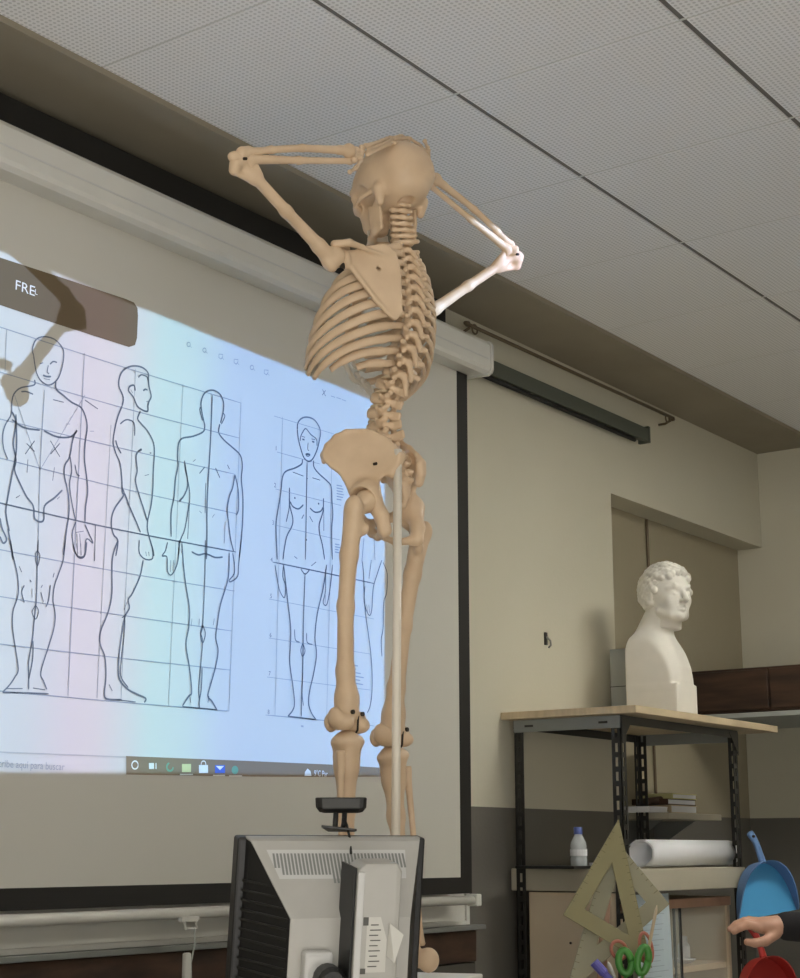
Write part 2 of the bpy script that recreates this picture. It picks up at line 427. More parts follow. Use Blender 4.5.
# ------------------------------------------------------------------ projection screen with the projected page
scr = thing('projection_screen', 'wide roll-down projection screen with black border, showing a page of drawn human figures', 'screen', (2.7, 2.78, 1.03))
XR0, XR1 = 4.137, 4.197; ZB0, ZB1 = 1.070, 1.118; XS0 = 0.9
MB().box(XS0, XR0+.003, YS, YS+.003, ZB1-.003, 2.74).build('canvas', 'canvas', scr)
bd = MB(); bd.box(XR0, XR1, YS-.0006, YS+.0036, ZB0, 2.74); bd.box(XS0-.06, XR0, YS-.0006, YS+.0036, ZB0, ZB1); bd.box(XS0-.06, XS0, YS-.0006, YS+.0036, ZB1, 2.74)
bd.build('border', 'black', scr)
hx1 = 4.232
hs = MB(); prof = [(2.722, 2.735), (2.722, 2.812), (2.730, 2.826), (2.84, 2.826), (2.84, 2.722), (2.742, 2.716), (2.727, 2.724)]
hs.prism([(XS0-.2, y, z) for y, z in prof], (hx1-XS0+.19, 0, 0)); hsg = hs.build('housing', 'white_metal', scr, bevel=.004)
MB().prism([(hx1-.012, y+(-.004 if y < 2.8 else .004), z+(.003 if z > 2.78 else -.004)) for y, z in prof], (.016, 0, 0)).build('end_cap', 'white_metal', scr, bevel=.003)
MB().box(XS0-.2, hx1-.02, 2.7205, 2.724, 2.762, 2.766).build('groove', 'grid', hsg)
MB().tube([(XS0-.06, 2.793, 1.050), (4.19, 2.793, 1.050)], .0135, 12).build('bottom_bar', 'white_metal', scr, smooth=True)
MB().box(4.186, 4.214, 2.774, 2.812, 1.032, 1.068).build('bar_end_cap', 'white_metal', scr, bevel=.004)
hp = atY(190, 920, 2.775)
hm = MB(); hm.box(hp[0]-.03, hp[0]+.03, 2.772, 2.784, hp[2]-.004, hp[2]+.008); hm.tube([(hp[0]-.02, 2.775, hp[2]), (hp[0]-.02, 2.77, hp[2]-.02), (hp[0]+.02, 2.77, hp[2]-.02), (hp[0]+.02, 2.775, hp[2])], .003, 8)
hk = hm.build('pull_hook', 'white_metal', scr)
cm = MB(); cm.tube([(hp[0]+.01, 2.768, hp[2]-.02), (hp[0]+.008, 2.765, hp[2]-.06), (hp[0]-.004, 2.765, hp[2]-.10), (hp[0]+.004, 2.766, hp[2]-.19)], .0022, 8); cm.build('pull_cord', 'grey', hk, smooth=True)
MB().box(hp[0]-.028, hp[0]-.008, 2.758, 2.772, hp[2]-.19, hp[2]-.075).build('pull_handle', 'white_metal', scr, bevel=.004)

def wpt(px, py, off=.0012): p = atY(px, py, YS-off); return (max(p[0], IMG['l']+.004), p[1], p[2])     # the picture ends at its left edge
def ribbon(mb, pts, w, sub=5, off=.0012, smooth=True):
    """flat printed line on the canvas through photo pixels; w in metres."""
    P = [wpt(a, b, off) for a, b in pts]
    if smooth and len(P) > 2: P = [tuple(q) for q in catmull(P, sub)]
    n = len(P); v = []
    for i in range(n):
        a = P[max(i-1, 0)]; b = P[min(i+1, n-1)]; dx, dz = b[0]-a[0], b[2]-a[2]; L = math.hypot(dx, dz) or 1
        nx, nz = -dz/L*w/2, dx/L*w/2
        if i == 0 or i == n-1: nx *= .6; nz *= .6
        v += [(P[i][0]+nx, P[i][1], P[i][2]+nz), (P[i][0]-nx, P[i][1], P[i][2]-nz)]
    mb.add(v, [(2*i, 2*i+1, 2*i+3, 2*i+2) for i in range(n-1)])
def crop(ox, oy, s): return lambda pts: [(ox+a/s, oy+b/s) for a, b in pts]
K1 = crop(0, 300, 3.764); K2 = crop(90, 350, 4.659); K3 = crop(260, 400, 6.11); K4 = crop(0, 540, 5.755); K5 = crop(90, 540, 4.706); K6 = crop(255, 560, 4.255)
WB, WN, WT = .0046, .0036, .0025
def drawing(name, m, lines):
    mb = MB()
    for K, w, pts in lines: ribbon(mb, K(pts) if K else pts, w)
    return mb.build(name, m, scr)
drawing('front_figure_drawing', 'ink', [
 (K1, WN, [(127,210),(122,185),(135,150),(165,138),(205,148),(235,180),(240,210),(232,260),(215,300),(185,320),(155,305),(138,275),(130,235),(127,210)]),
 (K1, WB, [(210,305),(212,335),(240,360),(270,385),(305,405),(322,440),(328,480),(320,540),(318,600),(325,660),(330,720),(322,780),(320,835)]),
 (K1, WN, [(130,300),(128,320),(80,330),(55,350),(45,380),(42,430),(20,470),(10,510),(14,560),(30,600)]),
 (K1, WB, [(45,420),(60,460),(50,540),(60,600),(55,640),(75,690),(100,740),(125,775),(130,820),(150,835),(165,825),(168,775),(205,745),(235,715)]),
 (K1, WB, [(290,490),(275,520),(262,590),(245,620),(242,660),(255,720),(260,790),(250,870),(238,960)]),
 (K1, WB, [(45,450),(90,480),(150,490)]), (K1, WB, [(165,492),(215,515),(265,515),(290,493)]),
 (K1, WN, [(262,580),(270,640),(262,690),(270,760),(285,830)]), (K1, WN, [(282,620),(290,655),(300,662)]),
 (K1, WN, [(285,835),(272,880),(280,940),(295,965),(318,960),(325,900),(350,915),(335,880),(320,845)]),
 (K1, WT, [(290,880),(292,960)]), (K1, WT, [(300,880),(306,960)]), (K1, WT, [(285,875),(315,870)]),
 (K1, WB, [(60,430),(62,560),(45,660),(30,740),(22,800),(35,870)]), (K1, WB, [(0,820),(8,860),(25,900),(12,915),(0,890)]), (K1, WB, [(30,860),(42,930),(50,978)]),
 (K1, WN, [(80,345),(100,345),(125,355)]), (K1, WN, [(200,375),(240,385)]),
 (K1, WN, [(95,580),(130,530)]), (K1, WN, [(100,540),(130,570)]), (K1, WN, [(190,530),(225,590)]), (K1, WN, [(225,540),(190,580)]),
 (K1, WN, [(188,242),(200,232),(215,235)]), (K1, WB, [(162,283),(176,288),(192,288)]), (K1, WT, [(182,245),(178,272),(186,276)]), (K1, WT, [(165,296),(188,300)]), (K1, WN, [(150,240),(162,236)]),
 (K1, WT, [(105,600),(102,650)]), (K1, WT, [(205,630),(198,680)]), (K1, WT, [(60,745),(75,735)]), (K1, WT, [(215,750),(225,740)]),
 (K4, WN, [(60,0),(75,90),(100,200),(105,310),(75,410),(72,500),(85,600),(105,740),(85,790),(50,840),(15,875)]),
 (K4, WN, [(375,0),(365,110),(335,200),(312,270),(305,350),(318,430),(310,510),(280,610),(235,760),(250,810),(270,860)]),
 (K4, WN, [(220,0),(215,110),(212,250),(208,350),(195,480),(188,560),(165,700),(165,780),(165,860)]), (K4, WN, [(190,580),(188,680),(170,780),(165,800)]),
 (K4, WT, [(205,375),(222,410),(205,455),(185,415),(205,375)]), (K4, WT, [(215,60),(230,90),(215,150),(203,90),(215,60)]),
 (K4, WN, [(140,260),(125,300),(140,360)]), (K4, WT, [(185,280),(185,330)]), (K4, WN, [(235,300),(250,355)]), (K4, WN, [(290,260),(280,340),(265,385)]),
 (K4, WN, [(110,150),(125,185)]), (K4, WN, [(305,215),(312,190)]), (K4, WT, [(235,275),(245,260)]), (K4, WB, [(173,230),(180,242)]),
 (K4, WN, [(15,878),(150,880),(280,885)]), (K4, WN, [(40,855),(130,855)]), (K4, WN, [(190,852),(260,862)]),
 (K4, WN, [(420,30),(440,85),(465,105),(490,85),(500,10)]), (K4, WT, [(440,20),(448,80)]), (K4, WT, [(465,20),(466,90)]),
])
drawing('side_figure_drawing', 'ink', [
 (K2, WB, [(150,260),(155,220),(135,170),(137,130),(155,95),(195,75),(240,80),(270,105),(272,140),(275,170),(285,215),(275,240),(270,260),(268,285),(245,280),(220,260),(205,225),(195,210),(180,190),(185,170),(205,165),(210,190)]),
 (K2, WB, [(235,285),(222,320),(240,345),(270,380),(295,430),(300,480),(295,560),(293,640),(285,720),(268,800),(270,850),(290,920),(298,960)]),
 (K2, WB, [(150,260),(130,310),(115,370),(108,430),(120,480),(140,530),(148,600),(150,660),(155,680),(120,730),(103,770),(100,820),(110,860),(130,890),(120,960)]),
 (K2, WB, [(120,420),(128,450),(145,482)]), (K2, WB, [(240,460),(215,490),(220,560),(212,610),(230,680),(250,740),(268,800)]), (K2, WB, [(150,640),(180,720),(215,800),(235,850)]),
 (K2, WN, [(140,345),(170,325),(205,340),(208,400)]), (K2, WN, [(225,128),(240,115),(265,125),(270,140)]), (K2, WB, [(248,190),(258,183),(268,187)]), (K2, WB, [(278,480),(286,480)]), (K2, WT, [(255,585),(275,580)]), (K2, WB, [(230,470),(242,465)]),
 (K2, WT, [(165,670),(190,740)]), (K2, WT, [(262,240),(272,238)]), (K2, WT, [(190,185),(198,200)]),
 (K5, WB, [(130,5),(105,90),(103,250),(85,340),(50,430),(48,490),(70,550),(75,640),(68,720),(80,748),(150,752)]),
 (K5, WB, [(250,95),(235,170),(200,250),(180,280),(185,320),(165,360),(150,440),(135,560),(137,650),(175,700),(220,725),(262,745),(255,765)]),
 (K5, WN, [(165,370),(160,450),(148,560),(145,640),(180,695)]), (K5, WB, [(150,365),(172,352)]), (K5, WN, [(90,680),(105,710)]), (K5, WT, [(160,330),(175,290)]),
 (K5, WN, [(232,0),(232,60),(260,90),(295,85),(290,20)]), (K5, WT, [(262,55),(266,75)]), (K5, WT, [(275,55),(279,75)]), (K5, WN, [(125,752),(215,762)]),
])
drawing('back_figure_drawing', 'ink', [
 (K2, WB, [(535,350),(530,330),(520,280),(518,240),(535,200),(570,187),(605,205),(622,245),(620,290),(608,340)]), (K2, WN, [(518,265),(512,280),(525,330)]), (K2, WN, [(622,295),(628,310),(612,345)]),
 (K2, WB, [(535,345),(528,380),(480,402),(430,412),(412,440),(408,500),(410,540),(398,600),(392,680),(378,760),(378,870)]),
 (K2, WB, [(605,345),(600,385),(625,420),(665,455),(700,490),(710,540),(705,600),(712,680),(712,780),(705,880),(695,975)]),
 (K2, WN, [(440,515),(445,560),(458,620),(465,680),(455,760),(440,840),(420,890),(412,960)]), (K2, WB, [(440,520),(455,620),(440,675),(415,705)]), (K2, WN, [(465,700),(455,880)]),
 (K2, WB, [(675,580),(665,640),(650,680),(640,740),(645,800),(655,880),(670,940)]), (K2, WB, [(675,580),(690,650),(692,740),(680,770)]), (K2, WT, [(630,800),(625,900)]),
 (K2, WB, [(570,210),(565,330),(560,450),(550,620),(545,760),(545,850),(543,975)]), (K2, WN, [(540,620),(536,760)]),
 (K2, WB, [(510,575),(535,545)]), (K2, WB, [(585,550),(605,595)]), (K2, WN, [(640,535),(650,555)]), (K2, WT, [(480,520),(492,510)]), (K2, WT, [(570,780),(580,765)]), (K2, WT, [(510,750),(520,760)]),
 (K5, WB, [(478,55),(510,70),(545,65),(590,82),(625,80)]),
 (K5, WN, [(420,0),(415,90),(400,140),(380,165),(365,145),(362,80),(340,75),(355,50),(365,10)]), (K5, WN, [(712,0),(700,110),(695,170),(665,195),(655,190),(680,150),(672,60)]), (K5, WT, [(380,95),(378,150)]), (K5, WT, [(395,95),(390,145)]),
 (K5, WB, [(432,10),(440,120),(452,220),(468,320),(465,410),(452,490),(465,580),(475,660),(478,720),(465,735),(435,780)]),
 (K5, WB, [(655,60),(650,180),(615,300),(600,390),(592,460),(603,520),(590,600),(565,690),(555,735),(575,760),(597,800)]),
 (K5, WN, [(543,0),(540,200),(530,400),(522,440),(530,480),(520,600),(512,700),(515,750)]), (K5, WN, [(530,400),(543,440),(530,485),(520,440),(530,400)]), (K5, WN, [(528,600),(524,700),(515,755),(515,790)]),
 (K5, WT, [(480,370),(476,405)]), (K5, WT, [(515,370),(513,405)]), (K5, WT, [(585,370),(580,400)]), (K5, WN, [(435,785),(480,788),(600,800)]), (K5, WN, [(470,735),(475,765)]), (K5, WN, [(560,735),(555,765)]),
])
drawing('woman_figure_drawing', 'ink', [
 (K3, WB, [(228,180),(232,140),(255,112),(290,105),(330,120),(360,160),(370,200),(362,250),(350,300),(325,355),(300,375),(270,355),(250,300),(235,240),(228,180)]),
 (K3, WN, [(245,250),(250,220),(262,195),(280,175),(310,210),(345,240),(348,280)]), (K3, .008, [(259,240),(272,243)]), (K3, .008, [(318,254),(332,257)]), (K3, WT, [(294,260),(292,300),(299,310)]), (K3, .007, [(279,335),(292,331),(307,337)]), (K3, WN, [(284,343),(300,345)]), (K3, WN, [(255,222),(275,228)]), (K3, WN, [(315,238),(338,242)]),
 (K3, WB, [(258,360),(255,390),(215,415),(160,435),(138,470),(130,540),(122,600),(108,680),(98,750),(100,850),(105,975)]),
 (K3, WB, [(328,370),(330,410),(360,450),(410,495),(435,530),(440,620),(445,700),(438,800),(442,975)]),
 (K3, WN, [(200,440),(265,465)]), (K3, WN, [(320,475),(368,490)]), (K3, WB, [(185,620),(200,650),(235,665),(265,640)]), (K3, WB, [(305,660),(335,685),(370,680),(385,655)]),
 (K3, WB, [(180,535),(182,640),(200,720),(195,770),(165,830),(150,900),(140,975)]), (K3, WN, [(178,600),(178,660),(160,745)]), (K3, WB, [(388,600),(385,680),(362,760),(365,820),(380,880),(395,975)]), (K3, WN, [(390,660),(390,800)]),
 (K3, .008, [(209,598),(217,599)]), (K3, .008, [(354,633),(362,634)]), (K3, WB, [(255,725),(268,700)]), (K3, WB, [(303,710),(322,745)]), (K3, WN, [(288,380),(284,600),(278,975)]), (K3, .008, [(278,853),(287,855)]), (K3, WB, [(285,478),(291,480)]),
 (K3, WN, [(210,955),(228,970)]),
 (K6, WN, [(85,20),(95,80),(105,130),(125,160),(130,110),(118,70),(122,20)]), (K6, WB, [(122,20),(140,180),(152,290),(150,370),(148,440),(162,540),(168,610),(160,640),(140,665)]),
 (K6, WB, [(305,20),(290,120),(265,230),(255,330),(262,400),(250,480),(232,560),(228,610),(240,650),(260,680)]), (K6, WN, [(330,20),(318,130),(305,190),(290,180),(300,130),(300,40)]), (K6, WT, [(300,150),(298,185)]),
 (K6, WN, [(213,55),(208,200),(205,340),(203,480),(198,600),(197,665)]), (K6, WN, [(203,355),(213,385),(203,410),(195,385),(203,355)]), (K6, WN, [(168,295),(172,340),(190,350)]), (K6, WN, [(220,310),(222,350),(245,360)]),
 (K6, WN, [(195,38),(213,60),(232,42)]), (K6, WN, [(240,25),(260,8)]), (K6, WN, [(140,665),(200,672),(260,680)]), (K6, WN, [(204,480),(200,560),(206,620)]),
])
drawing('woman_side_drawing', 'ink', [
 (K6, WN, [(455,0),(462,60),(465,160),(472,240),(482,310),(492,390),(498,470),(498,560),(490,620),(478,650)]), (K6, WN, [(468,110),(465,180),(485,235),(497,210),(503,120),(520,60),(540,0)]), (K6, WN, [(485,80),(495,0)]), (K6, WT, [(475,190),(480,225)]), (K6, WT, [(484,190),(488,225)]),
 (K6, WN, [(545,10),(563,60),(560,140),(548,180),(545,290),(537,340),(540,410)]), (None, WN, [(364,538),(362,560)]), (None, WN, [(374,536),(375,560)]),
])
I_ = None
drawing('grid_lines', 'ink2', [(I_, WT, p) for p in [
 [(-70,304),(0,327),(120,366),(241,403)], [(-70,350),(0,372),(120,407),(239,438)], [(-70,400),(0,419),(120,448),(234,474)], [(-70,441),(0,458),(120,488),(238,514)], [(-70,534),(0,549.6),(120,572),(234.5,591)],
 [(-70,583),(0,596.5),(120,615),(232,631)], [(-70,634),(0,644),(120,658),(230,670)], [(-70,684),(0,691),(120,702),(229,711)],
 [(84.5,353),(76,525),(68,696)], [(6.6,329),(5,372)], [(111,425),(97,698)], [(183,384),(168.6,706)], [(241,403),(229,711)], [(135.5,369),(121,700)], [(95,560),(94,561)],
 [(14.5,395),(40,470)], [(85,395),(40,470)], [(44.6,390),(40,470),(38,555)],
 [(274,416),(334,434)], [(277,452),(320,464)], [(275.5,489),(341,505.5)], [(274.7,525),(340,540)], [(269,599),(374,619)], [(269,638),(370,654)], [(267,677),(370,690)], [(265.6,715),(330,721),(374,726)], [(282.6,417),(275,715)], [(329.7,598),(326.7,715)], [(332,434),(329.7,598)]]] +
 [(I_, WT, [(66+dx, 428-4+dx*.3), (70+dx, 424+dx*.3)]) for dx in (0, 24)])
drawing('grid_base_lines', 'ink', [(I_, WN, p) for p in [[(-70,487),(0,503),(120,530),(236,552)], [(272.6,562),(330,574),(374,583.5)], [(95.5,525),(94.6,561)], [(85,400),(98,409)]]])
def words(name, m, s, px, py, hpx, parent=scr, squeeze=1.0, off=.0014):
    """lettering printed on the canvas: baseline start at a photo pixel, cap height in pixels."""
    p = atY(px, py, YS-off); q = atY(px, py-hpx, YS-off)
    cu = bpy.data.curves.new('t', 'FONT'); cu.body = s; cu.size = (q[2]-p[2])/.70; cu.resolution_u = 3
    ob = bpy.data.objects.new('t', cu); COL.objects.link(ob); dg = bpy.context.evaluated_depsgraph_get()
    me = bpy.data.meshes.new_from_object(ob.evaluated_get(dg)); bpy.data.objects.remove(ob)
    me.transform(Matrix.Translation(p) @ Matrix.Rotation(PI/2, 4, 'X') @ Matrix.Diagonal((squeeze, 1, 1, 1)))
    return link(name, me, m, parent)
# dark notice box with white lettering
box = [(-75,234),(0,257.5),(60,277),(126,299),(134,302.5),(137.5,308),(138,316),(137,338),(135,345),(129,347),(60,325),(0,305),(-75,281)]
me = me_from([wpt(a, b, .0010) for a, b in box], [tuple(range(len(box)))]); nb = link('notice_box', me, 'shade', scr)
words('notice_lettering', 'pwhite', 'FRE', 14.5, 289, 10, squeeze=1.15); words('notice_lettering', 'pwhite', 'L', 34.5, 294, 5.5, squeeze=1.0)
# task bar
zt = lambda px: atY(px, 754+px*.026, YS)[2]
tb = [(126,756),(250,761),(330,764.5),(386,768),(386,776.5),(330,777),(250,776.5),(126,774.5)]
me = me_from([wpt(a, b, .0010) for a, b in tb], [tuple(range(len(tb)))]); bar = link('task_bar', me, 'task', scr)
drawing('search_box_edge', 'pline', [(I_, WT, [(-70,749),(0,752),(126,757)]), (I_, WT, [(126,757),(126,776)])])
words('search_lettering', 'pgrey', 'escribe aqu\u00ed para buscar', -9, 766.5, 7.6, squeeze=.93)
def ringp(cx, cy, r, n=14): return [(cx+r*.8*math.cos(2*PI*i/n), cy+r*math.sin(2*PI*i/n)) for i in range(n+1)]
def rectp(x0, y0, x1, y1): return [(x0,y0),(x1,y0),(x1,y1),(x0,y1)]
def patch(name, m, pts, off=.0016): return link(name, me_from([wpt(a, b, off) for a, b in pts], [tuple(range(len(pts)))]), m, scr)
mb = MB(); ribbon(mb, ringp(135, 765, 4), .0035, 1, .0016); mb.build('search_icon', 'pwhite', scr)
patch('task_icon', 'pwhite', rectp(149, 763, 154, 769)); patch('task_icon_line', 'pwhite', rectp(155.5, 763, 156.5, 769))
mb = MB(); ribbon(mb, ringp(170, 767, 4)[:11], .005, 1, .0016); mb.build('browser_icon', 'pgreen', scr)
patch('folder_icon', 'pyellow', rectp(182, 764, 191, 772)); patch('bag_icon', 'pwhite', rectp(199, 765, 208, 773)); mb = MB(); ribbon(mb, [(201,765),(202,761.5),(205,761.5),(206,765)], .003, 3, .0016); mb.build('bag_handle', 'pwhite', scr)
patch('mail_icon', 'pblue', rectp(215, 765, 225, 773)); patch('mail_fold', 'pwhite', [(216, 766), (224, 766), (220, 770)], .0018); patch('round_icon', 'pgreen', ringp(235, 770, 4.2)[:-1])
for a, b, y in ((180, 193, 774.5), (213, 225, 775.5), (229, 242, 776)): patch('task_underline', 'pwhite', rectp(a, y-.7, b, y+.5))
patch('weather_icon', 'pwhite', [(304.5,776),(305,772),(307.5,768.5),(310.5,771),(311.5,776)]); words('weather_lettering', 'pwhite', '9\u00b0C Par', 314, 776, 6, squeeze=.8)
# page symbols, figure numbers, captions
for i, (a, b) in enumerate(((65,85),(120,105),(177,127),(230,145),(285,165),(335,182))):
    x, y = 170+a/3.478, 320+b/3.478; mb = MB()
    ribbon(mb, ringp(x, y, 2.2, 8) if i in (0, 1, 4) else [(x-2, y-2.5), (x+2, y-2), (x+1.5, y+1), (x, y+2.5), (x-2, y+1), (x-2, y-2.5)], .003, 1); ribbon(mb, [(x+1, y+1), (x+3, y+3.2)], .003)
    mb.build('page_symbol', 'pgrey', scr)
words('close_mark', 'ink', 'X', 322, 395, 6); drawing('close_caption', 'pgrey', [(I_, .004, [(331,396),(335,397.3)]), (I_, .004, [(336.5,397.5),(341,399)]), (I_, .004, [(342,399.5),(346,401)])])
for i, (a, b) in enumerate(((276.5,452),(275.5,489),(273.5,526.5),(272,563.5),(271.5,600),(271,639),(270,677.5),(269,716))): words('height_number', 'ink', str(i+1), a-1.5, b-2, 4.5)
cap = [(K3, (468, 520), (35, 42, 38, 45, 40, 30), 17), (K3, (458, 880), (28, 34, 22, 30), 16), (K6, (408, 445), (30, 22, 42, 55, 40, 52), 15)]
for k, (K, (a, b), ln, dy) in enumerate(cap):
    drawing('caption_lines', 'ink2', [(K, .0034, [(a, b+i*dy), (a+w*.45, b+i*dy+w*.1), (a+w, b+i*dy+w*.2)]) for i, w in enumerate(ln)])
drawing('page_dot', 'pgrey', [(I_, .008, [(301,726),(303.5,726.5)])])

# whiteboard behind the screen, with its tray
wbd = thing('whiteboard', 'white framed board whose lower edge shows below the projection screen', 'whiteboard', (2.2, 2.87, .97))
MB().box(XS0, 4.262, 2.868, 2.898, .985, 2.2).build('board_surface', 'white_metal', wbd)
f = MB(); f.box(4.258, 4.276, 2.86, 2.899, .972, 2.21); f.box(XS0-.02, 4.258, 2.86, 2.899, .972, .986); f.box(XS0-.02, 4.258, 2.86, 2.899, 2.19, 2.21); f.build('frame', 'white_metal', wbd, bevel=.002)
t = MB(); t.box(XS0, 4.34, 2.842, 2.9, .957, .9715); t.build('tray', 'cloth', wbd, bevel=.002)

# green strip light on the wall, and the curtain rod above
lp = thing('strip_light', 'long dark green metal strip light high on the wall beside the screen', 'light', (4.95, 2.87, 2.79))
b = MB(); b.prism([(4.24, 2.852, 2.786), (4.24, 2.852, 2.842), (4.24, 2.90, 2.850), (4.24, 2.90, 2.80)], (5.585-4.24, 0, 0)); b.build('lamp_body', 'green_metal', lp, bevel=.003)
MB().tube([(4.24, 2.874, 2.782), (5.50, 2.874, 2.782)], .008, 8).build('tube_lip', 'black', lp, smooth=True)
MB().box(5.575, 5.592, 2.850, 2.90, 2.784, 2.852).build('end_cap', 'green_metal', lp, bevel=.003)
cr_ = thing('curtain_rod', 'thin bronze curtain rod with ring ends just below the ceiling', 'rod', (5.0, 2.85, 2.92))
MB().tube([(4.27, 2.845, 2.924), (5.79, 2.845, 2.930)], .0065, 10).build('rod', 'rod', cr_, smooth=True)
for xx, s in ((4.285, -1), (5.765, 1)):
    m_ = MB(); m_.tube([(xx+s*.012, 2.845, 2.925), (xx+s*.03, 2.845, 2.925)], [.011, .006], 10); m_.tube([(xx, 2.845, 2.915), (xx, 2.87, 2.905), (xx, 2.90, 2.905)], .005, 8); m_.build('bracket', 'rod', cr_, smooth=True)
    MB().tube([(xx-s*.03+.016*math.cos(a), 2.845, 2.917+.016*math.sin(a)) for a in np.linspace(0, 2*PI, 15)], .0035, 6).build('ring', 'rod', cr_, smooth=True)
hk = atY(545, 640, 2.9)
w_ = thing('wall_hook', 'small dark metal hook screwed to the bare wall', 'hook', (hk[0], 2.9, hk[2]-.03))
MB().box(hk[0]-.006, hk[0]+.006, 2.893, 2.90, hk[2]-.018, hk[2]+.026).build('plate', 'post', w_)
MB().tube([(hk[0], 2.893, hk[2]+.01), (hk[0], 2.878, hk[2]-.004), (hk[0], 2.876, hk[2]-.02), (hk[0], 2.886, hk[2]-.028)], .0035, 8).build('hook_arm', 'cloth', w_, smooth=True)

# black box added for the shaded gap between housing and ceiling
MB().box(XL+.02, 4.10, 2.815, 2.899, 2.832, 2.945).build('gap_box_body', 'black', tr := thing('shaded_gap_box', 'long black box standing in for the shaded gap above the screen housing', 'box', (2, 2.86, 2.83)), bevel=.003)

# ------------------------------------------------------------------ skeleton (faces the screen, seen from behind on its left side)
ZPL = .962                                         # top of the white plinth
sk = thing('anatomical_skeleton', 'life-size cream plastic skeleton with hands on its head, held by a pole on a plinth', 'skeleton', (2.48, 1.86, .801))
X0 = 2.5
def bone(name, fn, lo, hi, h, mtx=None, mirror=None, m='bone', parent=sk, relax=2):
    me = net_mesh(fn, lo, hi, h, relax)
    if mirror is not None:
        me.transform(Matrix.Translation((2*mirror, 0, 0)) @ Matrix.Diagonal((-1, 1, 1, 1))); me.flip_normals()
    if mtx is not None: me.transform(mtx)
    return link(name, me, m, parent)
# ---- spine
zs = []; cum = [0]
hts = [.0145]*7 + [.0180, .0190, .0200, .0205, .0210, .0215, .0220, .0220, .0225, .0225, .0235, .0245] + [.027, .028, .029, .029, .028]
for h_ in hts: cum.append(cum[-1]+h_)
ztop, zbot = 2.506, 1.985
spine_z = [ztop-(cum[i]+cum[i+1])/2*(ztop-zbot)/cum[-1] for i in range(24)]
sp_key = sorted([(2.506, 1.848), (2.45, 1.845), (2.393, 1.836), (2.328, 1.822), (2.263, 1.817), (2.192, 1.830), (2.116, 1.866), (2.077, 1.883), (2.025, 1.888), (1.985, 1.872)])
def spy(z): return float(np.interp(z, [a for a, b in sp_key], [b for a, b in sp_key]))
def smoothspy(z): return (spy(z-.02)+spy(z)+spy(z+.02))/3
def cerv(p):
    d = U(.004, ell(p, (0, 0, 0), (.0125, .0095, .0058)), chain(p, [(.008, -.004, 0), (.017, -.010, .001), (.024, -.012, -.002)], [.0045, .005, .004]), chain(p, [(-.008, -.004, 0), (-.017, -.010, .001), (-.024, -.012, -.002)], [.0045, .005, .004]),
          chain(p, [(.014, -.014, 0), (.006, -.026, -.001), (0, -.030, -.002), (0, -.044, -.007)], [.0045, .0042, .0045, .0045]), chain(p, [(-.014, -.014, 0), (-.006, -.026, -.001), (0, -.030, -.002)], [.0045, .0042, .0045]))
    return smax(d, -ell(p, (0, -.016, 0), (.008, .007, .03)), .003)
def thor(p):
    d = U(.005, ell(p, (0, 0, 0), (.0150, .0130, .0100)), rbox(p, (0, 0, 0), (.0125, .011, .0088), .004), chain(p, [(.010, -.012, .003), (.020, -.022, .004), (.033, -.032, .005)], [.0055, .0055, .0058]), chain(p, [(-.010, -.012, .003), (-.020, -.022, .004), (-.033, -.032, .005)], [.0055, .0055, .0058]),
          chain(p, [(.014, -.016, .002), (0, -.030, 0), (0, -.040, -.014), (0, -.047, -.030)], [.0055, .006, .0045, .0045]), chain(p, [(-.014, -.016, .002), (0, -.030, 0)], [.0055, .006]), sph(p, (.012, -.021, -.009), .0052), sph(p, (-.012, -.021, -.009), .0052))
    return smax(d, -ell(p, (0, -.018, 0), (.007, .0065, .03)), .003)
def lumb(p):
    d = U(.005, ell(p, (0, .002, 0), (.0245, .0185, .0130)), rbox(p, (0, .002, 0), (.020, .0150, .0118), .006), chain(p, [(.014, -.014, .003), (.026, -.022, .004), (.040, -.026, .006)], [.0065, .0055, .0048]), chain(p, [(-.014, -.014, .003), (-.026, -.022, .004), (-.040, -.026, .006)], [.0065, .0055, .0048]),
          chain(p, [(.016, -.016, .002), (0, -.034, -.002)], [.0065, .0065]), chain(p, [(-.016, -.016, .002), (0, -.034, -.002)], [.0065, .0065]), rbox(p, (0, -.047, -.004), (.0036, .014, .0095), .0035),
          sph(p, (.016, -.027, .011), .0068), sph(p, (-.016, -.027, .011), .0068), sph(p, (.014, -.030, -.012), .0068), sph(p, (-.014, -.030, -.012), .0068))
    return smax(d, -ell(p, (0, -.020, 0), (.009, .0065, .04)), .003)
PROT = {'c': net_mesh(cerv, (-.03, -.055, -.02), (.03, .02, .015), .0016), 't': net_mesh(thor, (-.045, -.06, -.042), (.045, .02, .018), .0020), 'l': net_mesh(lumb, (-.05, -.07, -.026), (.05, .03, .026), .0022)}
for me in PROT.values(): me.materials.append(M['bone'])
VT = []
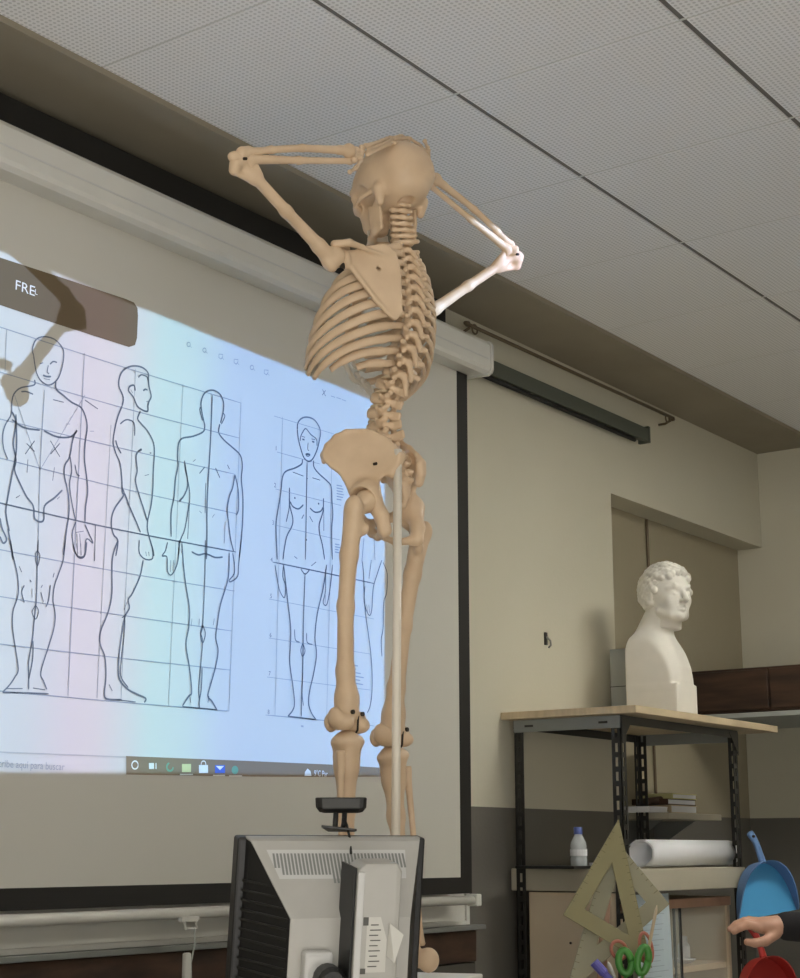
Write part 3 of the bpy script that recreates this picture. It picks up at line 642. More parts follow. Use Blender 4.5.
for i, z in enumerate(spine_z):
    ty = (smoothspy(z+.01)-smoothspy(z-.01))/.02; y = smoothspy(z)
    k = 'c' if i < 7 else 't' if i < 19 else 'l'
    sc = {'c': 1.0+.06*max(0, i-3), 't': .92+.026*(i-7), 'l': .92+.02*(i-19)}[k]
    tilt = -math.atan(ty)
    o = bpy.data.objects.new('vertebra', PROT[k]); COL.objects.link(o); o.parent = sk; o.matrix_parent_inverse = PINV[sk.name]
    hz = (cum[i+1]-cum[i])*(ztop-zbot)/cum[-1]
    zf = min(1.0, hz/{'c': .0150, 't': .0235, 'l': .0275}[k]/sc) if k != 't' else .95
    o.matrix_basis = Matrix.Translation((X0, y, z)) @ Matrix.Rotation(tilt, 4, 'X') @ Matrix.Diagonal((sc, sc, sc*zf, 1))
    VT.append((X0, y, z))
    if k != 'c' and i < 23:
        z2 = z-hz*.5; r = {'t': .0125, 'l': .0195}[k]*sc
        MB().lathe([(r*.8, -.0035), (r, -.002), (r*1.02, 0), (r, .002), (r*.8, .0035)], (X0, smoothspy(z2)+.001, z2), 14).build('disc', 'disc', sk, smooth=True)
# ---- ribs, costal cartilage, sternum
A_ = [.055, .092, .116, .128, .135, .139, .141, .141, .139, .133, .120, .098]
B_ = [.046, .066, .082, .095, .104, .110, .113, .113, .110, .104, .095, .080]
DR = [.035, .050, .064, .076, .086, .095, .103, .108, .112, .110, .085, .055]
EN = [165, 160, 155, 150, 146, 143, 140, 132, 122, 112, 92, 66]
st_top = (X0, 1.925, 2.352); st_bot = (X0, 1.990, 2.205)
rib_ends = {}
for k in range(12):
    vx, vy, vz = VT[7+k]
    for s in (-1, 1):
        pts = []; rad = []
        a, b = A_[k]*1.04, B_[k]*1.04
        yb = vy-.034; yc = yb+b
        pts.append((X0+s*.014, vy-.012, vz+.004)); rad.append(.0058); pts.append((X0+s*.030, vy-.028, vz+.005)); rad.append(.007)
        th0 = 26
        for th in np.linspace(th0, EN[k], 22):
            t = math.radians(th)
            wob = .0025*math.sin(3.1*t+k)
            pts.append((X0+s*a*math.sin(t)**.92, yc-b*math.cos(t), vz+.004-DR[k]*(1-math.cos(t*.95))/2*1.15+wob)); rad.append(.0094 if 30 < th < EN[k]-15 else .0078)
        mb = MB(); mb.tube(catmull(pts, 2), [float(x) for x in np.repeat(rad, 2)][:2*len(pts)-1], 8, flat=.46, up=(0, 0, 1)); mb.build('rib', 'bone', sk, smooth=True)
        rib_ends[(k, s)] = pts[-1]
for k in range(10):
    for s in (-1, 1):
        e = Vector(rib_ends[(k, s)])
        if k < 7:
            f = k/6.0; tgt = Vector(st_top).lerp(Vector(st_bot), f)+Vector((s*(.018-.004*f), 0, 0)); low = Vector((0, .004, -.018*max(0, k-2)/4))
            pts = [e, e.lerp(tgt, .45)+low, tgt]
        else:
            tgt = Vector(rib_ends[(k-1, s)]).lerp(Vector(st_bot)+Vector((s*.02, 0, 0)), .42); pts = [e, e.lerp(tgt, .5)+Vector((0, .006, -.006)), tgt]
        MB().tube(catmull(pts, 5), .0058, 8).build('costal_cartilage', 'cart', sk, smooth=True)
def stern(p): return U(.006, rbox(p, (0, 0, -.02), (.024, .005, .022), .005), rbox(p, (0, 0, -.09), (.016, .005, .055), .005), chain(p, [(0, 0, -.145), (0, 0, -.17)], [.008, .004]))
bone('sternum', stern, (-.03, -.01, -.18), (.03, .01, .01), .003, Matrix.Translation(st_top) @ Matrix.Rotation(.30, 4, 'X'))
# ---- skull
SKC = Vector((2.5, 1.848, 2.558))
def skull(p):
    d = U(.012, ell(p, (0, -.002, .006), (.0735, .0890, .0715)), ell(p, (0, -.045, -.004), (.062, .050, .056)), ell(p, (0, .050, .002), (.058, .044, .052)))
    d = U(.012, d, ell(p, (0, -.02, -.046), (.050, .055, .022)))
    face = U(.012, ell(p, (0, .066, -.050), (.038, .030, .036)), rbox(p, (0, .068, -.078), (.026, .022, .012), .010))
    d = smin(d, face, .012)
    for s in (-1, 1):
        d = smin(d, cone(p, (s*.058, -.016, -.045), (s*.054, -.010, -.073), .014, .008), .008)                 # mastoid
        d = smin(d, chain(p, [(s*.062, .004, -.042), (s*.068, .030, -.044), (s*.060, .056, -.046), (s*.040, .075, -.044)], [.006, .0055, .008, .011], .004), .006)   # cheek arch
        d = smin(d, chain(p, [(s*.052, .066, -.042), (s*.052, .070, -.020), (s*.046, .074, .000)], [.007, .006, .007], .004), .006)
        d = smin(d, chain(p, [(s*.010, .092, -.006), (s*.030, .090, .002), (s*.048, .076, -.002)], [.006, .007, .006], .004), .008)
        d = smax(d, -ell(p, (s*.032, .094, -.020), (.019, .030, .016)), .005)
        d = smax(d, -ell(p, (s*.060, .045, -.030), (.010, .026, .020)), .006)                                  # temporal hollow
        d = smax(d, -ell(p, (s*.030, .030, -.085), (.016, .034, .030)), .006)                                  # beneath the palate
    d = smax(d, -ell(p, (0, .100, -.050), (.011, .02, .016)), .004)
    d = smax(d, -ell(p, (0, .020, -.095), (.020, .050, .022)), .006)
    d = smax(d, -ell(p, (0, -.028, -.068), (.015, .018, .020)), .004)                                          # foramen magnum
    d = smin(d, cone(p, (-.030, -.078, -.024), (.030, -.078, -.024), .006, .006), .014)
    return d
skm = Matrix.Translation(SKC) @ Matrix.Rotation(math.radians(-14), 4, 'Z') @ Matrix.Rotation(math.radians(-12), 4, 'X')
sku = bone('skull', skull, (-.09, -.11, -.10), (.09, .11, .09), .0028, skm, relax=3)
def teeth(zc, up):
    mb = MB()
    for i in range(14):
        t = (i-6.5)/6.5*1.15; x, y = .025*math.sin(t)*1.05, .066+.022*math.cos(t)-.004
        R = Matrix.Translation((x, y, zc)) @ Matrix.Rotation(-t, 4, 'Z')
        mb.box(-.0026, .0026, -.0022, .0022, -.0055, .0055, R)
    return mb
me = me_from(*(lambda b: (b.v, b.f))(teeth(-.094, 1))); me.transform(skm); link('teeth', me, 'cart', sku)
def jaw(p):
    d = chain(p, [(0, .083, -.128), (.020, .078, -.127), (.034, .052, -.121), (.042, .024, -.113)], [.0105, .0095, .0085, .0085], .006)
    d = smin(d, chain(p, [(0, .083, -.128), (-.020, .078, -.127), (-.034, .052, -.121), (-.042, .024, -.113)], [.0105, .0095, .0085, .0085], .006), .006)
    for s in (-1, 1):
        q = p.copy(); q[:, 0] = (q[:, 0]-s*(.045+.08*(q[:, 2]+.113)*.9))
        pl = np.maximum(poly2(q[:, 1], q[:, 2], [(.008, -.122), (.036, -.126), (.034, -.095), (.030, -.062), (.020, -.070), (.006, -.056), (-.002, -.058), (.002, -.090)])-.003, np.abs(q[:, 0])-.0038)
        d = smin(d, pl, .006)
        d = smin(d, cone(p, (0, .084, -.108), (s*.024, .070, -.108), .006, .006), .006)
    return d
bone('mandible', jaw, (-.07, -.01, -.15), (.07, .10, -.04), .0024, skm)
me = me_from(*(lambda b: (b.v, b.f))(teeth(-.105, 0))); me.transform(skm); link('teeth', me, 'cart', sku)
# ---- shoulder girdle
SHL = Vector((2.308, 1.850, 2.320)); SHR = Vector(atY(418, 320, 1.96))
def scap_fn(p):
    # local: x lateral, z up, y forward; blade outline in x-z, slightly dished around the ribs
    w = p[:, 1] + 1.6*(p[:, 0]-.03)**2 - .0
    out = [(-.046, .040), (-.028, .056), (.000, .052), (.028, .045), (.052, .036), (.060, .020), (.052, .006), (.030, -.022), (.006, -.060), (-.018, -.090), (-.034, -.098), (-.046, -.085), (-.050, -.040), (-.052, .010)]
    d = np.maximum(poly2(p[:, 0], p[:, 2], out)-.002, np.abs(w)-.0028)
    d = smin(d, chain(p, [(-.050, .000, .026), (-.010, -.006, .034), (.030, -.014, .044), (.058, -.018, .050), (.084, -.004, .050)], [.003, .0045, .0055, .0075, .0085], .004), .006)  # spine, acromion
    d = smin(d, ell(p, (.060, .002, .022), (.009, .013, .020)), .006)
    d = smin(d, chain(p, [(.046, .004, .036), (.054, .016, .042), (.064, .026, .036)], [.006, .006, .006], .004), .006)     # coracoid
    d = smin(d, chain(p, [(.050, -.001, .004), (.006, -.004, -.060), (-.030, -.005, -.096)], [.005, .0045, .004], .004), .005)
    d = smax(d, -sph(p, (-.008, -.003, .006), .004), .002)
    return d
scm = net_mesh(scap_fn, (-.062, -.045, -.11), (.10, .045, .075), .0024, 3); scm.materials.append(M['bone'])
def put_scap(sh, mir, rz, ry, off):
    me = scm.copy()
    if not mir: me.transform(Matrix.Diagonal((-1, 1, 1, 1))); me.flip_normals()
    me.transform(Matrix.Translation(Vector(sh)+Vector(off)) @ Matrix.Rotation(rz, 4, 'Z') @ Matrix.Rotation(ry, 4, 'Y'))
    return link('scapula', me, None, sk)
put_scap(SHL, False, math.radians(-26), math.radians(-7), (.074, -.044, -.006))
put_scap(SHR, True, math.radians(42), math.radians(7), (-.092, -.078, -.006))
for s, sh in ((-1, SHL), (1, SHR)):
    a = Vector((X0+s*.022, 1.922, 2.358)); b = sh+Vector((-s*.002, -.004, .036))
    MB().tube(catmull([a, a.lerp(b, .3)+Vector((0, .016, .004)), a.lerp(b, .7)+Vector((0, -.012, .010)), b], 6), [.009, .0085, .008, .0075, .007, .0065, .006, .006, .006, .006, .006, .0062, .0065, .007, .0075, .008, .0085, .009, .009], 10, flat=.8).build('clavicle', 'bone', sk, smooth=True)
# ---- arms
def humerus(L):
    def fn(p):
        d = chain(p, [(0, 0, .012), (0, .001, .05), (.001, 0, L*.5), (0, -.002, L-.05), (0, -.003, L-.018)], [.0185, .0135, .0112, .0112, .011], .01)
        d = U(.008, d, sph(p, (-.010, -.002, .004), .0225), ell(p, (.014, .006, .008), (.010, .013, .017)))
        d = U(.008, d, cone(p, (-.026, 0, L-.012), (.024, 0, L-.010), .0085, .0085), ell(p, (-.012, .001, L-.004), (.013, .012, .012)), ell(p, (.013, .003, L-.004), (.010, .012, .011)), chain(p, [(-.026, 0, L-.016), (-.008, 0, L-.06)], [.006, .007]), chain(p, [(.024, 0, L-.016), (.008, 0, L-.06)], [.006, .007]))
        d = smax(d, -ell(p, (0, -.014, L-.016), (.010, .008, .009)), .003)
        return d
    return fn
def ulna(L):
    def fn(p):
        d = chain(p, [(0, -.004, -.016), (0, -.002, .02), (0, 0, L*.5), (0, .001, L-.01)], [.0105, .0098, .0070, .0062], .008)
        d = U(.006, d, ell(p, (0, -.007, -.018), (.010, .010, .014)), ell(p, (0, .008, .014), (.009, .009, .007)), sph(p, (0, .001, L-.004), .0080))
        return smax(d, -ell(p, (0, .011, -.004), (.02, .010, .010)), .003)
    return fn
def radius_(L):
    def fn(p):
        d = chain(p, [(0, 0, 0), (0, 0, .02), (.003, 0, .05), (.006, 0, L*.5), (.002, 0, L-.03), (0, 0, L-.004)], [.0095, .0065, .0072, .0072, .0085, .0120], .006)
        return U(.006, d, ell(p, (0, 0, L-.008), (.0155, .0105, .012)))
    return fn
def long_bone(name, fnc, A, B, ref, w=.04, h=.0026):
    A = Vector(A); B = Vector(B); L = (B-A).length
    return bone(name, fnc(L), (-w, -w, -.045), (w, w, L+.03), h, frame(A, B, ref))
ELL = Vector((2.036, 1.858, 2.441)); WRL = Vector(atY(352, 156, 1.788))
ELR = Vector(atY(515, 255, 1.82)); WRR = Vector(atY(431, 181, 1.875))
def arm(sh, el, wr, s):
    ax = (el-sh).normalized(); fwd = (wr-el).normalized(); nrm = fwd.cross(ax).normalized()
    long_bone('humerus', humerus, sh, el+ax*.006, nrm*s, .04)
    off = (-ax+fwd*ax.dot(fwd)).normalized()*.0105
    long_bone('ulna', ulna, el+off*.3+fwd*.008, wr+off*.8, -ax, .03)
    long_bone('radius', radius_, el-off*1.2+fwd*.024, wr-off*.9, nrm, .03)
    m_ = MB(); m_.tube([el-nrm*.018+fwd*.004, el+nrm*.018+fwd*.004], .003, 8); m_.build('hinge_pin', 'dark', sk)
arm(SHL, ELL, WRL, 1); arm(SHR, ELR, WRR, -1)
# dark joint hardware at the left shoulder
MB().lathe([(.002, -.009), (.006, -.008), (.006, .008), (.002, .009)], SHL+Vector((.012, -.012, -.004)), 10, Matrix.Rotation(PI/2, 4, 'Y')).build('shoulder_screw', 'dark', sk)
def phal(mb, pts, r):
    for a, b in zip(pts[:-1], pts[1:]):
        a, b = Vector(a), Vector(b); d = b-a
        mb.tube([a+d*.01, a+d*.07, a+d*.22, a+d*.5, a+d*.78, a+d*.92, a+d*.985], [r*.6, r*1.15, r*.85, r*.68, r*.82, r*1.08, r*.55], 8)
        r *= .92
def hand(wrist, fingers, name='hand'):
    mb = MB(); w = Vector(wrist)
    root = None
    base = [Vector(f[0]) for f in fingers]
    cen = sum(base, Vector())/len(base)
    def carp(p):
        d = None; rr = random.Random(3)
        for i in range(8):
            f = i/7.; q = w.lerp(cen, .25+.45*(i % 2))+(base[0]-base[-1])*(((i//2)-1.5)*.24)
            e = ell(p, q, (.0075+.001*rr.random(), .0068, .0072)); d = e if d is None else smin(d, e, .0015)
        return d
    lo = Vector([min(b[i] for b in base+[w])-.02 for i in range(3)]); hi = Vector([max(b[i] for b in base+[w])+.02 for i in range(3)])
    h = bone(name, carp, lo, hi, .0017)
    for i, f in enumerate(fingers):
        mb = MB(); phal(mb, f, .0046 if i else .0052); mb.build('finger', 'bone', h, smooth=True)
    return h
def arc_on_skull(p_from, tip, n, lift=.007):
    """finger joints laid over the skull from p_from to tip."""
    a = Vector(p_from); b = Vector(tip); out = []
    R = Vector((.0745, .0915, .0750))
    fr = [0, .44, .70, .86, 1.0]
    for f in fr[:n]:
        q = a.lerp(b, f); d = q-SKC
        k = math.sqrt(sum((d[i]/R[i])**2 for i in range(3)))
        if k < 1.08: d = d*(1.08/k)
        out.append(SKC+d)
    return out
wl_ = WRL
FING = [[(361,160,1.782),(356,168,1.776),(349,172.5,1.772)],
 [(366,155,1.786),(392,143,1.800),(408,142,1.808),(419,150,1.814),(426,158,1.818)],
 [(367,151,1.792),(394,139.5,1.808),(409,138,1.816),(420,145,1.822),(428.5,153.5,1.826)],
 [(366,147.5,1.800),(389,138,1.818),(401,136,1.826),(410,138.5,1.832),(417,144,1.836)],
 [(364,146,1.808),(384,140,1.826),(394,138,1.834),(401,139,1.840),(407,142,1.844)]]
fl = [[Vector(atY(a, b, y)) for a, b, y in f] for f in FING]
hand(wl_, fl)
fr_ = []
wr_ = WRR
for i in range(5):
    sp = (i-2)*.011
    b = wr_+Vector((-.030, .004+sp, .020)); tip = Vector((2.470+.004*abs(i-2), 1.885+sp*1.6, 2.640))
    fr_.append(arc_on_skull(b, tip, 5) if i != 0 else [b, b+Vector((-.035, -.02, .022)), b+Vector((-.060, -.028, .030))])
hand(wr_, fr_)
# ---- pelvis
HIPL = Vector((2.402, 1.838, 1.857)); HIPR = Vector((2.566, 1.852, 1.852))
PM = .5*(HIPL+HIPR); XP = PM.x
# iliac wing: outline read from the photograph on the slanting plane of the wing
ps = np.array([2.452, 1.793, 1.955]); an = np.array([2.372, 1.935, 1.945]); lowp = np.array([2.405, 1.850, 1.875])
u_ = (an-ps)/np.linalg.norm(an-ps); n_ = np.cross(u_, lowp-ps); n_ /= np.linalg.norm(n_); v_ = np.cross(n_, u_)
if v_[2] < 0: v_ = -v_; n_ = -n_
def onwing(px, py):
    d = ray(px, py); t = ((ps-CAM)@n_)/(d@n_); q = CAM+d*t-ps; return (q@u_, q@v_)
wing = [onwing(*q) for q in [(324,462),(323,455),(327,446),(336,437),(348,430.5),(360,429),(372,432.5),(385,439),(396,448),(401,456),(399,467),(392,474),(384,476),(379,481),(377,490),(372,500),(358,500),(349,492),(344,482),(339,474),(331,469)]]
wing3 = [ps+a*u_+b*v_ for a, b in wing]
def hipb(p):
    q = p-ps; a, b, w = q@u_, q@v_, q@n_
    sg = 1.0 if (np.array(HIPL)-PM)@n_ > 0 else -1.0
    dish = w + sg*(-3.0*((a-.075)**2) - .0 + 1.1*np.clip(b, -.02, .08)**2*2)*1.0*0.6
    d = smax(poly2(a, b, wing)-.001, np.abs(dish)-.0048, .004)
    for i in range(0, 10):
        d = smin(d, cone(p, wing3[i], wing3[i+1], .0055, .0055), .005)
    # acetabulum block, ischium, pubis
    H = np.array(HIPL)
    d = smin(d, ell(p, H+(.004, .004, .012), (.030, .030, .032)), .014)
    isc = [H+(.012, -.012, -.006), H+(.020, -.022, -.030), H+(.026, -.024, -.056)]
    d = smin(d, chain(p, isc, [.017, .0135, .0135], .01), .010)
    d = smin(d, chain(p, [isc[-1], H+(.050, .010, -.062), H+(.078, .046, -.044)], [.0105, .0065, .0075], .008), .008)
    d = smin(d, chain(p, [H+(.006, .018, .004), H+(.042, .050, -.012), H+(.078, .060, -.028)], [.013, .0085, .0105], .008), .010)
    d = smin(d, chain(p, [H+(.078, .058, -.026), H+(.078, .046, -.046)], [.0105, .0085]), .008)
    d = smin(d, cone(p, wing3[9], wing3[11], .010, .009), .008)
    d = smax(d, -sph(p, H+(-.012, .004, -.002), .0275), .004)
    d = smax(d, -sph(p, ps+.055*u_-.022*v_, .0032) if False else d*0-1, .001)
    return d
bone('hip_bone', hipb, (2.31, 1.76, 1.775), (2.50, 1.99, 2.01), .0027, None, relax=3)
mh = net_mesh(hipb, (2.31, 1.76, 1.775), (2.50, 1.99, 2.01), .0027, 3)
mh.transform(Matrix.Translation((XP*2, 0, 0)) @ Matrix.Diagonal((-1, 1, 1, 1))); mh.flip_normals()
mh.transform(Matrix.Translation(PM) @ Matrix.Rotation(math.radians(5), 4, 'Z') @ Matrix.Translation(-PM))
link('hip_bone', mh, 'bone', sk)
MB().lathe([(.0030, -.001), (.0032, .006)], Vector(atX(373.5, 465, 2.414))+Vector((-.006, -.006, 0)), 8, Matrix.Rotation(PI/2, 4, 'X')).build('hip_screw', 'dark', sk)
def sacr(p):
    d = U(.008, ell(p, (0, 0, -.008), (.034, .022, .018)), ell(p, (0, -.014, -.030), (.032, .014, .022)), ell(p, (0, -.026, -.058), (.024, .011, .022)), ell(p, (0, -.028, -.084), (.014, .008, .016)), chain(p, [(0, -.026, -.098), (0, -.020, -.112), (0, -.008, -.122)], [.007, .0055, .004]))
    d = U(.006, d, ell(p, (.030, -.010, -.012), (.022, .014, .016)), ell(p, (-.030, -.010, -.012), (.022, .014, .016)))
    for i, z in enumerate((-.012, -.030, -.048, -.066)):
        d = smin(d, sph(p, (0, -.030-.006*min(i, 2), z), .0065), .006)
        for s in (-1, 1):
            d = smin(d, sph(p, (s*.018*(1-.1*i), -.024-.006*min(i, 2), z+.004), .0055), .004)
            d = smax(d, -sph(p, (s*.017*(1-.12*i), -.030-.006*min(i, 2), z-.008), .0042), .002)
    return d
bone('sacrum', sacr, (-.06, -.06, -.14), (.06, .035, .02), .0026, Matrix.Translation((2.494, 1.848, 1.972)) @ Matrix.Rotation(math.radians(-6), 4, 'X'))
# ---- legs
def femur(L, s):
    """origin at the hip joint, z down the leg; x lateral*s, y forward."""
    def fn(p):
        p = p.copy(); p[:, 0] *= -s
        d = chain(p, [(.036, 0, .042), (.031, .006, .11), (.022, .010, L*.48), (.010, .006, L*.76), (.003, .002, L-.055), (.001, .0, L-.022)], [.0195, .0165, .0155, .0165, .0215, .0260], .012)
        d = U(.008, d, sph(p, (0, 0, 0), .0235), cone(p, (0, 0, 0), (.036, 0, .028), .0155, .0175), ell(p, (.044, -.004, .020), (.015, .019, .024)), ell(p, (.018, -.014, .058), (.010, .010, .013)))
        d = U(.010, d, ell(p, (-.024, -.008, L-.006), (.019, .027, .017)), ell(p, (.024, -.008, L-.008), (.0185, .026, .016)), ell(p, (0, .012, L-.012), (.034, .016, .018)), ell(p, (-.038, .0, L-.018), (.010, .014, .015)), ell(p, (.038, .0, L-.020), (.009, .014, .015)))
        d = smax(d, -ell(p, (0, -.024, L+.004), (.0075, .024, .020)), .006)
        return d
    return fn
def tibia(L, s):
    def fn(p):
        p = p.copy(); p[:, 0] *= -s
        d = chain(p, [(0, -.002, .016), (0, 0, .055), (0, .004, L*.35), (-.002, .002, L*.75), (-.002, 0, L-.02)], [.0285, .0215, .0155, .0120, .0150], .016)
        d = U(.008, d, ell(p, (-.017, -.004, .010), (.021, .023, .013)), ell(p, (.018, -.004, .010), (.020, .022, .013)), sph(p, (0, .020, .036), .010), ell(p, (-.012, 0, L-.004), (.012, .014, .018)), ell(p, (0, 0, L-.012), (.019, .018, .014)))
        d = smin(d, cone(p, (0, -.004, .0), (0, -.004, .012), .006, .01), .006)
        return d
    return fn
def leg_bones(hip, knee, ank, s):
    L = (knee-hip).length
    fe = bone('femur', femur(L, s), (-.07, -.05, -.035), (.07, .045, L+.025), .0030, frame(hip, knee, (0, 1, 0)) @ Matrix.Diagonal((1, 1, 1, 1)))
    kt = knee+Vector((0, 0, -.018)); L2 = (ank-kt).length
    bone('tibia', tibia(L2, s), (-.05, -.04, -.015), (.05, .045, L2+.025), .0030, frame(kt, ank, (0, 1, 0)))
    a = kt+Vector((s*.034, -.014, -.028)); b = ank+Vector((s*.026, -.008, -.012))
    MB().tube(catmull([a, a.lerp(b, .08), a.lerp(b, .4)+Vector((s*.003, 0, 0)), a.lerp(b, .8), a.lerp(b, .95), b], 3), [.008, .009, .009, .0075, .0065, .006, .0058, .0055, .0055, .0055, .0055, .006, .0065, .0075, .0085, .006], 10).build('fibula', 'bone', sk, smooth=True)
    def pat(p): return ell(p, (0, 0, 0), (.019, .009, .019))
    bone('patella', pat, (-.03, -.02, -.03), (.03, .02, .03), .003, Matrix.Translation(knee+Vector((0, .036, .010))))
    MB().tube([knee+Vector((.004, -.026, .020)), knee+Vector((.010, -.020, -.006)), knee+Vector((.002, -.010, -.026))], .0022, 6).build('knee_cord', 'dark', fe, smooth=True)
    for dx, dz in ((-.014, .026), (.016, .024)):
        MB().lathe([(.004, -.002), (.0045, .003)], knee+Vector((dx, -.0262, dz)), 10, Matrix.Rotation(PI/2, 4, 'X')).build('knee_hole', 'dark', fe)
    def foot(p):
        d = U(.006, ell(p, (0, .002, -.012), (.017, .024, .014)), ell(p, (.002, -.026, -.034), (.0165, .030, .0185)), ell(p, (.002, -.046, -.036), (.021, .021, .0235)), ell(p, (-.008, .034, -.026), (.014, .013, .014)), ell(p, (.014, .032, -.032), (.013, .016, .012)), ell(p, (-.012, .054, -.028), (.012, .010, .012)), ell(p, (.006, .054, -.030), (.012, .010, .011)))
        return d
    fm = Matrix.Translation(ank) @ Matrix.Rotation(math.radians(-s*8), 4, 'Z') @ Matrix.Diagonal((s, 1, 1, 1))
    me = net_mesh(foot, (-.04, -.075, -.065), (.04, .075, .012), .0028)
    me.transform(fm)
    if s < 0: me.flip_normals()
    ft = link('foot', me, 'bone', sk)
    for i in range(5):
        x = -.016+i*.010; mb = MB()
        pts = [Vector((x, .060-.002*i, -.030)), Vector((x*1.5-.002, .125-.008*i, -.044)), Vector((x*1.6-.002, .155-.010*i, -.048)), Vector((x*1.62, .178-.012*i, -.050))]
        phal(mb, [fm @ q for q in pts], .0068 if i == 0 else .005); mb.build('toe', 'bone', ft, smooth=True)
KL = Vector(atY(346, 727, 1.880)); KR = Vector(atY(391, 742, 1.890))
AR = Vector((2.602, 1.880, 1.030)); AL = Vector((2.415, 1.880, 1.024))
leg_bones(HIPL, KL, AL, -1); leg_bones(HIPR, KR, AR, 1)

# ---- stand: pole and white plinth
std = sk
pb = Vector((2.444, 1.794, 0))
MB().tube([(pb.x-.003, pb.y+.004, ZPL-.004), (pb.x, pb.y, 1.962)], .0085, 14).build('pole', 'pole', std, smooth=True)
MB().tube([(pb.x, pb.y+.002, 1.95), (pb.x+.020, pb.y+.028, 1.945)], .005, 8).build('pelvis_bolt', 'cloth', std, smooth=True)
R_ = Matrix.Translation((2.50, 1.905, 0)) @ Matrix.Rotation(math.radians(18), 4, 'Z')
MB().box(-.20, .20, -.17, .20, ZPL-.025, ZPL, R_).build('plinth_top', 'plinth', std, bevel=.003)
MB().box(-.185, .185, -.155, .185, .801, ZPL-.025, R_).build('plinth_body', 'plinth', std)

# ------------------------------------------------------------------ slotted-angle shelf unit against the wall
XLf, XRt, YBk, YFr = 4.55, 5.42, 2.86, 2.462
su = thing('shelf_unit', 'tall shelf unit of black slotted angle iron with a pale wooden top board', 'shelf unit', (4.98, 2.66, 0))
def slotted(mb, fx, z0, z1, w=.034, pitch=.045, slot=.028, t=.003):
    """plate with a row of real slots; fx(u, v, z) maps plate coordinates to world."""
    def bx(u0, u1, za, zb):
        v = [fx(u, q, z) for z in (za, zb) for u, q in ((u0, 0), (u1, 0), (u1, t), (u0, t))]
        mb.add(v, [(3, 2, 1, 0), (4, 5, 6, 7), (0, 1, 5, 4), (1, 2, 6, 5), (2, 3, 7, 6), (3, 0, 4, 7)])
    bx(0, w*.36, z0, z1); bx(w*.66, w, z0, z1)
    z = z0
    while z < z1-.001: bx(w*.36, w*.66, z, min(z+pitch-slot, z1)); z += pitch
for x, y, sx, sy in ((XLf, YBk, 1, -1), (XLf, YFr, 1, 1), (XRt, YFr, -1, 1), (XRt, YBk, -1, -1)):
    mb = MB(); slotted(mb, lambda u, q, z: (x+sx*u, y+sy*q, z), 0, 1.615); slotted(mb, lambda u, q, z: (x+sx*q, y+sy*u, z), 0, 1.615); mb.build('post', 'post', su)
MB().box(4.525, 5.63, 2.392, 2.897, 1.621, 1.645).build('top_board', 'wood_top', su, bevel=.002)
mb = MB(); mb.box(XLf-.004, XLf, YFr, YBk, 1.578, 1.618); mb.build('side_rail', 'cloth', su); mb = MB(); mb.box(XRt, XRt+.004, YFr, YBk, 1.578, 1.618); mb.build('side_rail', 'cloth', su)
mb = MB(); mb.box(XLf, XRt, YFr-.004, YFr, 1.590, 1.618); mb.build('front_rail', 'post', su); MB().box(XLf, XRt, YBk, YBk+.004, 1.590, 1.618).build('back_rail', 'post', su)
for y in (YFr+.06, YBk-.06): MB().box(XLf-.006, XLf-.004, y-.016, y+.016, 1.594, 1.601).build('rail_slot', 'post', su)
for x, s in ((XLf, 1), (XRt, -1)):
    MB().prism([(x, YFr-.006, 1.612), (x+s*.075, YFr-.006, 1.612), (x, YFr-.006, 1.53)], (0, .003, 0)).build('corner_plate', 'post', su)
MB().box(4.556, 5.405, 2.445, 2.885, 1.070, 1.140).build('middle_board', 'beige', su, bevel=.003)

# cabinet under the middle board
cb = thing('cabinet', 'cream cabinet with reddish wood frame and sliding glass under the shelf board', 'cabinet', (4.98, 2.67, 0))
cx0, cx1, cy0, cy1, cz = 4.590, 5.380, 2.500, 2.822, 1.040
MB().box(cx0, cx0+.018, cy0, cy1, 0, cz).build('side_panel', 'chip', cb, bevel=.002); MB().box(cx1-.018, cx1, cy0, cy1, 0, cz).build('side_panel', 'chip', cb, bevel=.002)
MB().box(cx0+.018, cx1-.018, cy1-.01, cy1, 0, cz).build('back_panel', 'chip', cb)
MB().box(cx0, cx1, cy0-.006, cy0+.02, cz-.030, cz).build('top_rail', 'redwood', cb, bevel=.002); MB().box(cx0+.018, cx1-.018, cy0, cy1-.01, cz-.018, cz-.001).build('top_panel', 'chip', cb)
for z in (.02, .42, .800): MB().box(cx0+.018, cx1-.018, cy0+.012, cy1-.01, z, z+.02).build('inner_shelf', 'chip', cb)
MB().box(cx0+.018, cx1-.018, cy0-.002, cy0+.012, .0, .06).build('bottom_rail', 'redwood', cb)
for a, b, y in ((cx0+.02, 5.00, cy0+.002), (4.97, cx1-.02, cy0+.009)):
    g = MB().box(a, b, y, y+.004, .06, cz-.03).build('glass_door', 'glass', cb)
    e = a if a > 4.8 else b
    MB().box(e-.005, e+.005, y-.001, y+.005, .06, cz-.03).build('door_edge', 'post', g)
# side skin of the unit: cream panel between the left posts
sp_ = tag(MB().box(4.566, 4.578, 2.498, 2.824, .02, 1.066).build('side_board', 'chip', bevel=.002), 'cream side board standing between the left posts of the shelf unit', 'board')
kn = atX(571, 943, 4.566); MB().lathe([(.004, -.001), (.004, .003)], kn+np.array([-.001, 0, 0]), 8, Matrix.Rotation(-PI/2, 4, 'Y')).build('screw_hole', 'dark', sp_)
